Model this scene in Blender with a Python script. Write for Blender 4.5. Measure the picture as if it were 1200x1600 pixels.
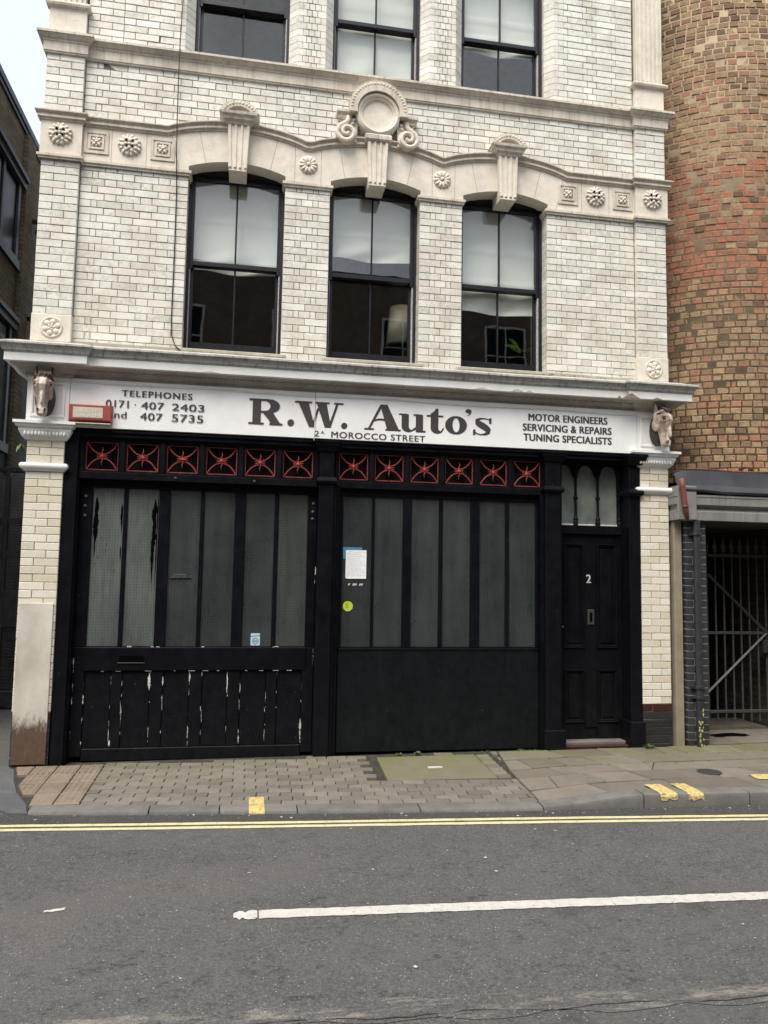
import bpy, math, random
from mathutils import Vector, Matrix
random.seed(7)
R = math.radians
D = bpy.data
for o in list(D.objects): D.objects.remove(o)
scn = bpy.context.scene
col = scn.collection

# ------------------------------------------------------------------ camera
CAM = Vector((2.00695, -7.33201, 1.68380))
CR = Vector((0.98413881, -0.17661527, 0.01666894))
CU = Vector((-0.03162425, -0.08220409, 0.99611365))
CF = Vector((0.17455862, 0.98084124, 0.08648556))
cam = D.cameras.new('camera'); camo = D.objects.new('camera', cam); col.objects.link(camo)
m = Matrix.Identity(4)
for i in range(3):
    m[i][0] = CR[i]; m[i][1] = CU[i]; m[i][2] = -CF[i]; m[i][3] = CAM[i]
camo.matrix_world = m
cam.sensor_fit = 'HORIZONTAL'; cam.sensor_width = 36; cam.lens = 36; cam.clip_end = 500; cam.clip_start = .05
scn.camera = camo
def proj(p):
    d = Vector(p) - CAM; z = d.dot(CF)
    return 600 + 1200 * d.dot(CR) / z, 800 - 1200 * d.dot(CU) / z, z

# ------------------------------------------------------------------ sky, sun, exposure
SUN_EL, SUN_AZ = 60, 212          # azimuth measured from +Y clockwise: light from the front left
w = D.worlds.new('World'); scn.world = w; w.use_nodes = True
nt = w.node_tree; bg = nt.nodes['Background']
sky = nt.nodes.new('ShaderNodeTexSky'); sky.sky_type = 'NISHITA'; sky.sun_disc = False
sky.sun_elevation = R(SUN_EL); sky.sun_rotation = R(SUN_AZ); sky.air_density = 1.0; sky.dust_density = 7; sky.ozone_density = 1.0
tc = nt.nodes.new('ShaderNodeTexCoord'); cn = nt.nodes.new('ShaderNodeTexNoise'); cn.inputs['Scale'].default_value = 2.2; cn.inputs['Detail'].default_value = 6
nt.links.new(tc.outputs['Generated'], cn.inputs['Vector'])
cr = nt.nodes.new('ShaderNodeMapRange'); nt.links.new(cn.outputs['Fac'], cr.inputs[0]); cr.inputs[1].default_value = .36; cr.inputs[2].default_value = .6; cr.inputs[3].default_value = .25; cr.inputs[4].default_value = .95
cm = nt.nodes.new('ShaderNodeMix'); cm.data_type = 'RGBA'; nt.links.new(cr.outputs[0], cm.inputs[0]); nt.links.new(sky.outputs[0], cm.inputs[6]); cm.inputs[7].default_value = (2.4, 2.65, 2.8, 1)   # broken bright cloud
nt.links.new(cm.outputs[2], bg.inputs[0]); bg.inputs[1].default_value = .15
sun = D.lights.new('sun', 'SUN'); sun.energy = 1.5; sun.angle = R(30); sun.color = (1, .95, .87)
suno = D.objects.new('sun', sun); col.objects.link(suno)
sd = Vector((math.sin(R(SUN_AZ)) * math.cos(R(SUN_EL)), math.cos(R(SUN_AZ)) * math.cos(R(SUN_EL)), math.sin(R(SUN_EL))))
suno.rotation_euler = sd.to_track_quat('Z', 'Y').to_euler(); suno.location = (0, -20, 30)
vs = scn.view_settings
vs.view_transform = 'Standard'; vs.look = 'None'; vs.gamma = 1; vs.exposure = 1.4; vs.use_curve_mapping = False

# ------------------------------------------------------------------ helpers
WL = {}
def link(o, parent, loc):
    col.objects.link(o); WL[o.name] = Vector(loc)
    if parent is not None:
        o.parent = parent; o.location = Vector(loc) - WL[parent.name]
    else: o.location = loc
    return o
def tag(o, label=None, cat=None, group=None, kind=None):
    if label: o['label'] = label
    if cat: o['category'] = cat
    if group: o['group'] = group
    if kind: o['kind'] = kind
    return o
def empty(name, loc, label=None, cat=None, group=None, kind=None):
    o = D.objects.new(name, None); o.empty_display_size = .1
    link(o, None, loc); return tag(o, label, cat, group, kind)

class MB:
    def __init__(s): s.v = []; s.f = []
    def add(s, vs, fs):
        n = len(s.v); s.v += [tuple(a) for a in vs]; s.f += [tuple(n + i for i in f) for f in fs]; return s
    def box(s, x0, x1, y0, y1, z0, z1):
        return s.add([(x0,y0,z0),(x1,y0,z0),(x1,y1,z0),(x0,y1,z0),(x0,y0,z1),(x1,y0,z1),(x1,y1,z1),(x0,y1,z1)],
              [(0,3,2,1),(4,5,6,7),(0,1,5,4),(1,2,6,5),(2,3,7,6),(3,0,4,7)])
    def bbox(s, x0, x1, y0, y1, z0, z1, b=.004):
        """box whose front (-y) face has bevelled edges"""
        return s.add([(x0,y1,z0),(x1,y1,z0),(x1,y1,z1),(x0,y1,z1),(x0,y0+b,z0),(x1,y0+b,z0),(x1,y0+b,z1),(x0,y0+b,z1),
                      (x0+b,y0,z0+b),(x1-b,y0,z0+b),(x1-b,y0,z1-b),(x0+b,y0,z1-b)],
              [(8,9,10,11),(4,5,9,8),(5,6,10,9),(6,7,11,10),(7,4,8,11),(0,1,5,4),(1,2,6,5),(2,3,7,6),(3,0,4,7),(3,2,1,0)])
    def prism(s, poly, y0, y1):
        """polygon in (x,z), anticlockwise seen from -y, extruded from y0 (front) to y1"""
        n = len(poly)
        vs = [(x, y0, z) for x, z in poly] + [(x, y1, z) for x, z in poly]
        fs = [tuple(range(n)), tuple(range(2*n-1, n-1, -1))]
        for i in range(n): j = (i+1) % n; fs.append((i, n+i, n+j, j))
        return s.add(vs, fs)
    def plan(s, poly, z0, z1):
        n = len(poly)
        vs = [(x, y, z0) for x, y in poly] + [(x, y, z1) for x, y in poly]
        fs = [tuple(range(n-1, -1, -1)), tuple(range(n, 2*n))]
        for i in range(n): j = (i+1) % n; fs.append((i, j, n+j, n+i))
        return s.add(vs, fs)
    def strip(s, A, B, y0, y1):
        """ring/strip between polylines A and B in (x,z), extruded"""
        n = len(A)
        vs = [(x,y0,z) for x,z in A] + [(x,y0,z) for x,z in B] + [(x,y1,z) for x,z in A] + [(x,y1,z) for x,z in B]
        fs = []
        for i in range(n-1):
            fs += [(i,i+1,n+i+1,n+i), (2*n+i,2*n+i+1,i+1,i), (n+i,n+i+1,3*n+i+1,3*n+i)]
        fs += [(0,n,3*n,2*n), (n-1,3*n-1,4*n-1,2*n-1)]
        return s.add(vs, fs)
    def tube(s, pts, r, n=6, caps=True):
        pts = [Vector(p) for p in pts]; k = len(pts)
        rr = r if isinstance(r, (list, tuple)) else [r]*k
        rings = []; up0 = None
        for i, p in enumerate(pts):
            t = (pts[min(i+1,k-1)] - pts[max(i-1,0)]).normalized()
            if up0 is None:
                up0 = Vector((0,0,1)) if abs(t.z) < .9 else Vector((0,1,0))
            a = (up0 - t*up0.dot(t))
            if a.length < 1e-4: a = t.orthogonal()
            a.normalize(); up0 = a; b = t.cross(a)
            rings.append([p + (a*math.cos(2*math.pi*j/n) + b*math.sin(2*math.pi*j/n))*rr[i] for j in range(n)])
        vs = [v for g in rings for v in g]; fs = []
        for i in range(k-1):
            for j in range(n): fs.append((i*n+j, i*n+(j+1)%n, (i+1)*n+(j+1)%n, (i+1)*n+j))
        if caps: fs += [tuple(range(n-1,-1,-1)), tuple(range((k-1)*n, k*n))]
        return s.add(vs, fs)
    def lathe(s, prof, c, axis='z', n=16):
        """prof: (r,h) along axis from c"""
        vs = []; fs = []
        for r, h in prof:
            for j in range(n):
                a = 2*math.pi*j/n; ca, sa = r*math.cos(a), r*math.sin(a)
                if axis == 'z': vs.append((c[0]+ca, c[1]+sa, c[2]+h))
                else: vs.append((c[0]+ca, c[1]-h, c[2]+sa))      # axis y: h grows toward viewer
        for i in range(len(prof)-1):
            for j in range(n): fs.append((i*n+j, i*n+(j+1)%n, (i+1)*n+(j+1)%n, (i+1)*n+j))
        fs += [tuple(range(n-1,-1,-1)), tuple(range((len(prof)-1)*n, len(prof)*n))]
        return s.add(vs, fs)
    def ball(s, c, rx, ry, rz, n=8, k=5, rot=None):
        vs = []; fs = []
        for i in range(k+1):
            th = math.pi*i/k
            for j in range(n):
                a = 2*math.pi*j/n
                p = Vector((rx*math.sin(th)*math.cos(a), ry*math.sin(th)*math.sin(a), rz*math.cos(th)))
                if rot is not None: p = rot @ p
                vs.append(Vector(c)+p)
        for i in range(k):
            for j in range(n): fs.append((i*n+j, (i+1)*n+j, (i+1)*n+(j+1)%n, i*n+(j+1)%n))
        return s.add(vs, fs)
    def mould(s, path, prof, sub=0, jit=0):
        if sub:
            q = [path[0]]
            for a, b in zip(path, path[1:]):
                L = math.hypot(b[0]-a[0], b[1]-a[1]); k = max(1, int(L/sub))
                for i in range(1, k+1): q.append((a[0]+(b[0]-a[0])*i/k, a[1]+(b[1]-a[1])*i/k))
            path = q
        n = len(path); k = len(prof); vs = []; fs = []
        nr = []
        for a, b in zip(path, path[1:]):
            L = math.hypot(b[0]-a[0], b[1]-a[1]); nr.append(((b[1]-a[1])/L, -(b[0]-a[0])/L))
        for i, p in enumerate(path):
            n1 = nr[max(i-1,0)]; n2 = nr[min(i,n-2)]
            d = 1 + n1[0]*n2[0] + n1[1]*n2[1]
            ox, oy = (n1[0]+n2[0])/d, (n1[1]+n2[1])/d
            jz = random.uniform(-jit, jit)
            for o, z in prof: vs.append((p[0]+ox*o, p[1]+oy*o, z+jz))
        for i in range(n-1):
            for j in range(k-1): fs.append((i*k+j, (i+1)*k+j, (i+1)*k+j+1, i*k+j+1))
        fs += [tuple(range(k-1,-1,-1)), tuple(range((n-1)*k, n*k))]
        return s.add(vs, fs)
    def sweepx(s, xs, zf, prof, yb):
        k = len(prof); vs = [(x, yb-o, zf(x)+dz) for x in xs for o, dz in prof]; fs = []
        for i in range(len(xs)-1):
            for j in range(k-1): fs.append((i*k+j, (i+1)*k+j, (i+1)*k+j+1, i*k+j+1))
        fs += [tuple(range(k-1,-1,-1)), tuple(range((len(xs)-1)*k, len(xs)*k))]
        return s.add(vs, fs)
    def xf(s, M):
        s.v = [tuple(M @ Vector(v)) for v in s.v]; return s
    def mesh(s, name, mat, smooth=False, center=None):
        if center is None:
            lo = [min(v[i] for v in s.v) for i in range(3)]; hi = [max(v[i] for v in s.v) for i in range(3)]
            center = Vector(((lo[0]+hi[0])/2, (lo[1]+hi[1])/2, lo[2]))
        c = Vector(center)
        me = D.meshes.new(name); me.from_pydata([(v[0]-c.x, v[1]-c.y, v[2]-c.z) for v in s.v], [], s.f)
        me.materials.append(mat); me.validate(); me.update()
        if smooth:
            for p in me.polygons: p.use_smooth = True
        return me, c
    def build(s, name, mat, parent=None, smooth=False, **k):
        me, c = s.mesh(name, mat, smooth)
        if smooth == 'auto':
            try: me.set_sharp_from_angle(angle=R(40))
            except Exception: pass
        o = D.objects.new(name, me); link(o, parent, c); return tag(o, **k)
def place(name, me, loc, parent, rot=None):
    o = D.objects.new(name, me); link(o, parent, loc)
    if rot is not None: o.rotation_euler = rot
    return o

# ------------------------------------------------------------------ materials
class NG:
    def __init__(s, name):
        s.m = D.materials.new(name); s.m.use_nodes = True; s.t = s.m.node_tree
        s.b = s.t.nodes['Principled BSDF']; s.out = s.t.nodes['Material Output']
        g = s.t.nodes.new('ShaderNodeNewGeometry'); s.pos = g.outputs['Position']; s.isl = g.outputs['Random Per Island']
        oi = s.t.nodes.new('ShaderNodeObjectInfo'); s.rnd0 = oi.outputs['Random']
        s.rnd = s.math('FRACT', s.math('ADD', s.rnd0, s.isl))
    def n(s, t, **k):
        x = s.t.nodes.new(t)
        for a, b in k.items(): setattr(x, a, b)
        return x
    def set(s, inp, v):
        if hasattr(v, 'links'): s.t.links.new(v, inp)
        elif v is not None:
            if isinstance(v, (tuple, list)) and len(v) == 3 and inp.type == 'RGBA': v = (*v, 1)
            inp.default_value = v
    def math(s, op, a, b=None, clamp=False):
        x = s.n('ShaderNodeMath', operation=op); x.use_clamp = clamp
        s.set(x.inputs[0], a)
        if b is not None: s.set(x.inputs[1], b)
        return x.outputs[0]
    def mapv(s, scale=(1,1,1), loc=(0,0,0), src=None):
        x = s.n('ShaderNodeMapping'); s.t.links.new(src or s.pos, x.inputs[0])
        x.inputs['Scale'].default_value = scale; x.inputs['Location'].default_value = loc; return x.outputs[0]
    def noise(s, scale, detail=4, rough=.55, vec=None, dist=0):
        x = s.n('ShaderNodeTexNoise'); s.t.links.new(vec or s.pos, x.inputs['Vector'])
        x.inputs['Scale'].default_value = scale; x.inputs['Detail'].default_value = detail; x.inputs['Roughness'].default_value = rough
        x.inputs['Distortion'].default_value = dist
        return x.outputs['Fac']
    def vor(s, scale, vec=None, feature='F1', out='Distance'):
        x = s.n('ShaderNodeTexVoronoi', feature=feature); s.t.links.new(vec or s.pos, x.inputs['Vector']); x.inputs['Scale'].default_value = scale
        return x.outputs[out]
    def ramp(s, fac, lo, hi, a=0., b=1.):
        x = s.n('ShaderNodeMapRange'); x.clamp = True; s.set(x.inputs[0], fac)
        x.inputs[1].default_value = lo; x.inputs[2].default_value = hi; x.inputs[3].default_value = a; x.inputs[4].default_value = b
        return x.outputs[0]
    def mix(s, f, a, b, mode='MIX'):
        x = s.n('ShaderNodeMix', data_type='RGBA', blend_type=mode)
        s.set(x.inputs[0], f); s.set(x.inputs[6], a); s.set(x.inputs[7], b); return x.outputs[2]
    def cramp(s, fac, stops):
        x = s.n('ShaderNodeValToRGB'); s.set(x.inputs[0], fac); e = x.color_ramp.elements
        while len(e) < len(stops): e.new(.5)
        for el, (p, c) in zip(e, stops): el.position = p; el.color = (*c, 1)
        return x.outputs[0]
    def xyz(s, src=None):
        x = s.n('ShaderNodeSeparateXYZ'); s.t.links.new(src or s.pos, x.inputs[0]); return x.outputs
    def done(s, colr, rough=.6, bump=None, bstr=.3, bdist=.01, spec=.5, metal=0, trans=None):
        s.set(s.b.inputs['Base Color'], colr); s.set(s.b.inputs['Roughness'], rough); s.set(s.b.inputs['Specular IOR Level'], spec); s.set(s.b.inputs['Metallic'], metal)
        if bump is not None:
            x = s.n('ShaderNodeBump'); x.inputs['Strength'].default_value = bstr; x.inputs['Distance'].default_value = bdist
            s.set(x.inputs['Height'], bump); s.t.links.new(x.outputs[0], s.b.inputs['Normal'])
        return s.m

def m_simple(name, a, b=None, scale=8, rough=.6, bump=.2, bscale=40, spec=.4, metal=0, var=.0, lo=.35, hi=.65):
    g = NG(name); b = b or tuple(c*.75 for c in a)
    c = g.mix(g.ramp(g.noise(scale, 6, .6), lo, hi), b, a)
    if var: c = g.mix(g.ramp(g.rnd, 0, 1, 0, var), c, tuple(x*.45 for x in a))
    return g.done(c, rough, g.noise(bscale, 4), bump, .006, spec, metal)

def m_glazed(name, cols, dirt=.5, warm=(.42,.36,.26)):
    g = NG(name)
    c = g.cramp(g.rnd, cols)
    pat = g.ramp(g.noise(3.5, 5, .65), .42, .72)
    c = g.mix(g.math('MULTIPLY', pat, dirt*.6), c, warm)
    sm = g.ramp(g.noise(22, 6, .75, dist=1.2), .42, .7)                       # crazed, sooty marks on single bricks
    soot = g.math('MULTIPLY', g.math('MULTIPLY', sm, g.ramp(g.math('FRACT', g.math('MULTIPLY', g.rnd, 7.3)), .15, .9)), dirt)
    c = g.mix(g.math("MULTIPLY", soot, .75), c, (.24,.235,.205))
    spk = g.math('MULTIPLY', g.ramp(g.noise(90, 2), .72, .76), .5*dirt)
    c = g.mix(spk, c, (.08,.07,.06))
    rough = g.ramp(g.noise(30, 3), .3, .8, .16, .5)
    return g.done(c, rough, g.noise(26, 3), .22, .006, .5)
M = {}
M['glazed'] = m_glazed('glazed_cream_brick', [(0,(.64,.625,.55)),(.2,(.71,.695,.62)),(.6,(.76,.745,.675)),(1,(.81,.795,.725))], .85)
M['glazed_low'] = m_glazed('glazed_warm_brick', [(0,(.6,.55,.43)),(.4,(.67,.63,.53)),(1,(.73,.7,.61))], .3, (.5,.38,.2))
M['glazed_black'] = m_simple('black_glazed_brick', (.02,.02,.021), (.035,.034,.033), 20, .35, .15, var=.4)
M['glazed_brown'] = m_simple('brown_glazed_brick', (.055,.018,.012), (.03,.012,.01), 30, .35, .15)
M['blue_brick'] = m_simple('blue_black_brick', (.036,.038,.044), (.055,.058,.064), 16, .4, .3, var=.5)
M['mortar'] = m_simple('dark_mortar', (.17,.15,.12), (.1,.09,.075), 9, .9, .4)
M['mortar_low'] = m_simple('brown_mortar', (.2,.155,.1), (.12,.09,.06), 9, .9, .4)
M['mortar_white'] = m_simple('pale_mortar', (.4,.4,.4), (.2,.2,.2), 40, .9, .4)
M['mortar_tan'] = m_simple('tan_mortar', (.5,.39,.26), (.34,.26,.17), 5, .95, .5)

def m_stone(name, a, b, dirt=.5, streak=0):
    g = NG(name)
    c = g.mix(g.ramp(g.noise(5, 6, .6), .3, .7), b, a)
    c = g.mix(g.math('MULTIPLY', g.ramp(g.noise(1.7, 8, .7), .5, .75), dirt), c, tuple(x*.6 for x in b))
    if streak:
        v = g.mapv((26, 26, 1.1)); st = g.ramp(g.noise(1, 5, .7, v), .5, .72)
        c = g.mix(g.math('MULTIPLY', st, streak), c, (.11,.105,.09))
    c = g.mix(g.math('MULTIPLY', g.ramp(g.noise(14, 6, .7), .48, .72), .35*dirt), c, tuple(x*.5 for x in b))
    c = g.mix(g.math('MULTIPLY', g.ramp(g.noise(45, 3), .64, .72), .6*dirt), c, (.1,.085,.06))
    return g.done(c, .75, g.noise(45, 5), .25, .006, .3)
M['terracotta'] = m_stone('buff_terracotta', (.77,.715,.615), (.65,.59,.5), .65)
M['terr_trim'] = m_stone('buff_terracotta_trim', (.7,.645,.55), (.54,.485,.4), .7, .5)
M['sill_stone'] = m_stone('weathered_sill', (.5,.47,.39), (.33,.3,.23), .8, .2)
M['white_paint'] = m_stone('white_masonry_paint', (.8,.8,.78), (.7,.7,.68), .12)
M['cornice'] = m_stone('weathered_cornice_paint', (.52,.51,.48), (.36,.35,.32), .5, .9)
M['bed'] = m_stone('grey_bed_mould_paint', (.5,.47,.42), (.33,.3,.26), .5, .1)
M['sign_white'] = m_stone('sign_board_white', (.83,.83,.82), (.76,.76,.75), .08)

def m_black(name, base=(.003,.0034,.0055), rough=.38, dusty=.09, chips=0, spec=.1):
    g = NG(name)
    c = g.mix(g.ramp(g.noise(6, 6, .65), .35, .75), base, tuple(x*1.5+.001 for x in base))
    z = g.xyz()[2]
    low = g.ramp(z, .05, .95, 1, 0)                                    # road splash: own grime film of the lowest metre
    c = g.mix(g.math('MULTIPLY', g.math('MULTIPLY', low, g.ramp(g.noise(7, 7, .7, g.mapv((2,2,1))), .3, .7)), dusty), c, (.05,.046,.038))
    c = g.mix(g.ramp(g.noise(1, 6, .75, g.mapv((22,22,1.6))), .55, .8, 0, .6), c, tuple(x*2.6+.002 for x in base))
    if chips:
        ge = g.n('ShaderNodeTexCoord').outputs['Generated']
        x = g.xyz(ge)
        ex = g.math('MINIMUM', x[0], g.math('SUBTRACT', 1., x[0]))
        nz = g.noise(3.2, 5, .75, g.mapv((1.5,1,1)))
        e1 = g.math('LESS_THAN', ex, g.math('MULTIPLY', g.ramp(nz, .55, .8), chips))
        c = g.mix(e1, c, (.55,.5,.44))
    c = g.mix(g.ramp(g.noise(70, 2), .74, .77), c, (.1,.1,.1))
    return g.done(c, g.ramp(g.noise(9, 4), .3, .7, rough-.08, rough+.2), g.noise(35, 4, .6, g.mapv((1,1,.35))), .3, .004, spec)
M['black'] = m_black('black_gloss_paint')
M['black_chip'] = m_black('chipped_black_paint', chips=0, dusty=.14)
M['black_door'] = m_black('black_door_paint', (.0035,.0035,.005), .33, .15)
M['sheet'] = m_black('black_sheet_steel', (.004,.0055,.0068), .45, .14)
M['red_iron'] = m_simple('red_painted_iron', (.36,.055,.045), (.22,.04,.035), 30, .5, .2)
M['void'] = m_simple('near_black', (.002,.002,.002), rough=.9, spec=.03)  # near-black; also paints in the shade of slots, holes and gaps
M['sash'] = m_simple('dark_sash_paint', (.008,.0085,.014), (.014,.014,.02), 14, .35, .15, spec=.4)
M['bead'] = m_simple('white_sash_bead', (.6,.59,.58), (.35,.33,.32), 40, .6)
M['room'] = m_simple('room_plaster', (.4,.38,.36), rough=.9)
M['blind'] = m_simple('cream_blind_cloth', (.9,.895,.85), (.86,.855,.81), 3, .85, .1, 12)
M['lampshade'] = m_simple('cream_lampshade', (.6,.54,.42), rough=.9)
def m_wired(name, a, b, torn=False):
    g = NG(name)
    c = g.mix(g.ramp(g.noise(1.6, 4, .55), .3, .7), a, b)
    c = g.mix(g.ramp(g.noise(2.5, 2, .5, g.mapv((1,1,.35))), .3, .75, 0, .5), c, tuple(x*.45 for x in a))
    c = g.mix(1., c, g.cramp(g.rnd0, [(0,(.62,.66,.66)),(.35,(.95,.97,.93)),(.7,(1.15,1.18,1.2)),(1,(1.45,1.4,1.25))]), 'MULTIPLY')
    c = g.mix(g.ramp(g.noise(1, 5, .65, g.mapv((14,14,1.3))), .45, .75, 0, .55), c, tuple(x*.4 for x in a))
    p = g.xyz()
    def wire(ax, per):
        f = g.math('FRACT', g.math('MULTIPLY', ax, 1/per)); return g.math('LESS_THAN', f, .2)
    wx, wz = wire(p[0], .0265), wire(p[2], .0265)
    wr = g.math('MAXIMUM', wx, wz)
    c = g.mix(g.math('MULTIPLY', wr, .45), c, tuple(x*.3 for x in a))
    c = g.mix(g.ramp(g.noise(12, 8, .8, g.mapv((1.6,1,.5))), .5, .8, 0, .3), c, tuple(x*2.2 for x in a))
    g.b.inputs['Coat Weight'].default_value = .55; g.b.inputs['Coat Roughness'].default_value = .1
    return g.done(c, g.ramp(g.noise(5, 4), .3, .7, .22, .45), g.math('ADD', g.math('MULTIPLY', wr, .4), g.noise(140, 2)), .25, .002, .5)
M['wired'] = m_wired('wired_glass', (.028,.036,.038), (.052,.06,.06))
M['wired_pale'] = m_wired('wired_glass_backed', (.09,.108,.106), (.14,.15,.138))
M['fan_glass'] = m_simple('obscured_fanlight_glass', (.2,.225,.195), (.09,.11,.105), 2.2, .15, .1, 8, .5)
def m_glass():
    g = NG('window_glass'); t = g.t
    lw = g.n('ShaderNodeLayerWeight'); lw.inputs[0].default_value = .5
    F = g.math('ADD', g.math('MULTIPLY', g.math('POWER', lw.outputs['Facing'], 5.), .93), .07)
    tr = g.n('ShaderNodeBsdfTransparent'); tr.inputs[0].default_value = (.93,.95,.94,1)
    gl = g.n('ShaderNodeBsdfGlossy'); gl.inputs['Roughness'].default_value = .0
    bp = g.n('ShaderNodeBump'); bp.inputs['Strength'].default_value = .06; bp.inputs['Distance'].default_value = .01
    t.links.new(g.noise(2.2, 2), bp.inputs['Height']); t.links.new(bp.outputs[0], gl.inputs['Normal'])
    mx = g.n('ShaderNodeMixShader'); t.links.new(F, mx.inputs[0]); t.links.new(tr.outputs[0], mx.inputs[1]); t.links.new(gl.outputs[0], mx.inputs[2])
    t.links.new(mx.outputs[0], g.out.inputs['Surface']); return g.m
M['glass'] = m_glass()
def m_asphalt(name='worn_asphalt', k=1., pale=False):
    g = NG(name)
    big = g.noise(.7, 5, .6); fine = g.noise(60, 4, .9); vv = g.vor(120)
    c = g.mix(g.ramp(big, .3, .7), (.107*k,.105*k,.104*k), (.135*k,.132*k,.130*k))
    c = g.mix(g.ramp(fine, .36, .6), (.045*k,.044*k,.043*k), c)
    tr = g.ramp(g.noise(1, 4, .6, g.mapv((.35,2.6,1),(3,1,0))), .42, .68, 0, .5)
    c = g.mix(tr, c, (.095*k,.093*k,.091*k))
    c = g.mix(g.math('MULTIPLY', g.ramp(g.noise(1.9, 4, .6, g.mapv((1,1,1),(7,3,0))), .63, .72), .55), c, (.045,.044,.043))
    clump = g.ramp(g.noise(6, 6, .7), .45, .66)
    c = g.mix(g.math('MULTIPLY', g.math('MULTIPLY', clump, g.ramp(g.noise(34, 4, .8, g.mapv((.6,1,1))), .5, .58)), .85), c, (.032,.031,.031))
    c = g.mix(g.math('MULTIPLY', g.ramp(g.vor(46, out='Distance'), .2, .1), g.ramp(g.noise(23, 2), .52, .56)), c, (.34,.33,.32))
    c = g.mix(g.math('MULTIPLY', g.ramp(g.noise(.55, 3, .5, g.mapv((1,1,1),(4,2,0))), .58, .72), .3), c, (.155,.125,.118))
    if pale:
        c = g.mix(g.math('MULTIPLY', g.ramp(g.noise(11, 7, .8, g.mapv((.45,1.6,1))), .5, .66), .55), c, (.34,.31,.26))
    return g.done(c, .85, g.math('ADD', fine, vv), .7, .006, .3)
M['asphalt'] = m_asphalt()
M['asphalt_pale'] = m_asphalt('asphalt_worn_line', 1., True)
M['asphalt_dark'] = m_asphalt('gutter_asphalt', .62)
def m_paint(name, a, wear=.5):
    g = NG(name)
    c = g.mix(g.ramp(g.noise(14, 5, .7), .35, .7), tuple(x*.82 for x in a), a)
    c = g.mix(g.ramp(g.noise(38, 6, .85), wear, wear+.05), c, (.11,.107,.104))
    return g.done(c, .75, g.noise(90, 3), .4, .004, .3)
M['yellow_line'] = m_paint('yellow_road_paint', (.6,.55,.32), .57)
M['white_line'] = m_paint('white_road_paint', (.52,.505,.47), .575)
M['worn_white'] = m_paint('worn_white_paint', (.3,.275,.23), .5)
M['yellow_block'] = m_paint('yellow_kerb_paint', (.6,.47,.18), .53)
def m_pav(name, cols, moss=0, dark=.4):
    g = NG(name)
    c = g.cramp(g.rnd, cols)
    c = g.mix(g.math('MULTIPLY', g.ramp(g.noise(4, 8, .75), .42, .72), dark), c, tuple(x*.45 for x in cols[0][1]))
    c = g.mix(g.ramp(g.noise(70, 4, .7), .4, .7, 0, .35), c, tuple(x*.6 for x in cols[-1][1]))
    if moss:
        y = g.xyz()[1]
        k = g.math('MULTIPLY', g.math('MULTIPLY', g.ramp(y, -.9, -.1), g.ramp(y, .04, -.0)), g.ramp(g.noise(3.2, 6, .7), .38, .6))
        c = g.mix(g.math('MULTIPLY', k, moss), c, (.125,.135,.045))
    return g.done(c, .85, g.noise(60, 5), .35, .006, .3)
M['paver'] = m_pav('concrete_block_paver', [(0,(0.128,0.115,0.097)),(.5,(0.166,0.151,0.130)),(1,(0.204,0.184,0.157))], .35)
M['flag'] = m_pav('york_stone_flag', [(0,(0.125,0.110,0.092)),(.5,(0.158,0.141,0.117)),(1,(0.200,0.177,0.147))], .7)
M['tactile'] = m_pav('buff_tactile_paver', [(0,(0.193,0.152,0.115)),(1,(0.246,0.197,0.152))], 0, .6)
M['cover_concrete'] = m_pav('mossy_concrete_cover', [(0,(0.162,0.149,0.111)),(1,(0.187,0.170,0.128))], 1.1)
M['granite'] = m_pav('granite_kerb', [(0,(0.125,0.120,0.111)),(1,(0.178,0.170,0.158))], 0, .75)
M['dark_kerb'] = m_pav('dark_kerb_stone', [(0,(0.076,0.079,0.083)),(1,(0.102,0.105,0.109))], 0, .4)
M['jointing'] = m_simple('dark_jointing_sand', (0.051,0.047,0.038), (0.027,0.025,0.020), 14, .95, .5)
M['iron'] = m_simple('dark_cast_iron', (.03,.03,.033), (.05,.048,.046), 40, .55, .3, 60)
M['gate_iron'] = m_simple('grey_gate_paint', (0.068,0.071,0.074), (0.043,0.046,0.050), 30, .5, .2)
M['lead'] = m_simple('lead_flashing', (.05,.052,.06), (.03,.032,.038), 4, .55, .3, 14, .4)
M['grey_timber'] = m_stone('grey_weathered_timber', (.24,.235,.23), (.17,.165,.16), .3, .7)
M['concrete'] = m_stone('concrete_post', (.3,.26,.2), (.22,.185,.135), .5, .2)
M['red_strap'] = m_simple('red_oxide_pipe', (.2,.07,.05), (.12,.04,.03), 20, .6)
M['pipe_black'] = m_simple('black_pipe_paint', (.022,.022,.026), (.04,.04,.045), 20, .35, .15)
M['pipe_blue'] = m_simple('grey_blue_pipe_paint', (.12,.14,.17), rough=.5)
M['cable'] = m_simple('black_cable', (.03,.025,.025), rough=.5)
M['cable_white'] = m_simple('white_cable', (.75,.75,.73), rough=.5)
M['letter'] = m_simple('black_sign_lettering', (.035,.033,.035), (.05,.047,.048), 30, .6, .1)
M['letter_red'] = m_simple('maroon_letter_edge', (.2,.045,.05), rough=.6)
M['steel_num'] = m_simple('aluminium_numeral', (.6,.6,.58), rough=.4, metal=.3)
M['alarm_red'] = m_simple('alarm_box_red', (.33,.055,.05), (.25,.06,.05), 20, .45)
M['alarm_face'] = m_simple('alarm_box_cream', (.55,.5,.4), (.48,.43,.33), 20, .5)
M['alarm_text'] = m_simple('alarm_faded_lettering', (.72,.7,.62), rough=.6)
M['paper'] = m_simple('white_paper', (.82,.83,.84), (.78,.79,.8), 6, .8, .1)
M['ink'] = m_simple('blue_black_ink', (.12,.13,.17), rough=.8)
M['lime'] = m_simple('lime_sticker', (.5,.62,.04), (.45,.56,.04), 10, .5, .05)
M['sky_sticker'] = m_simple('pale_blue_sticker', (.55,.72,.78), rough=.5)
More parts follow.
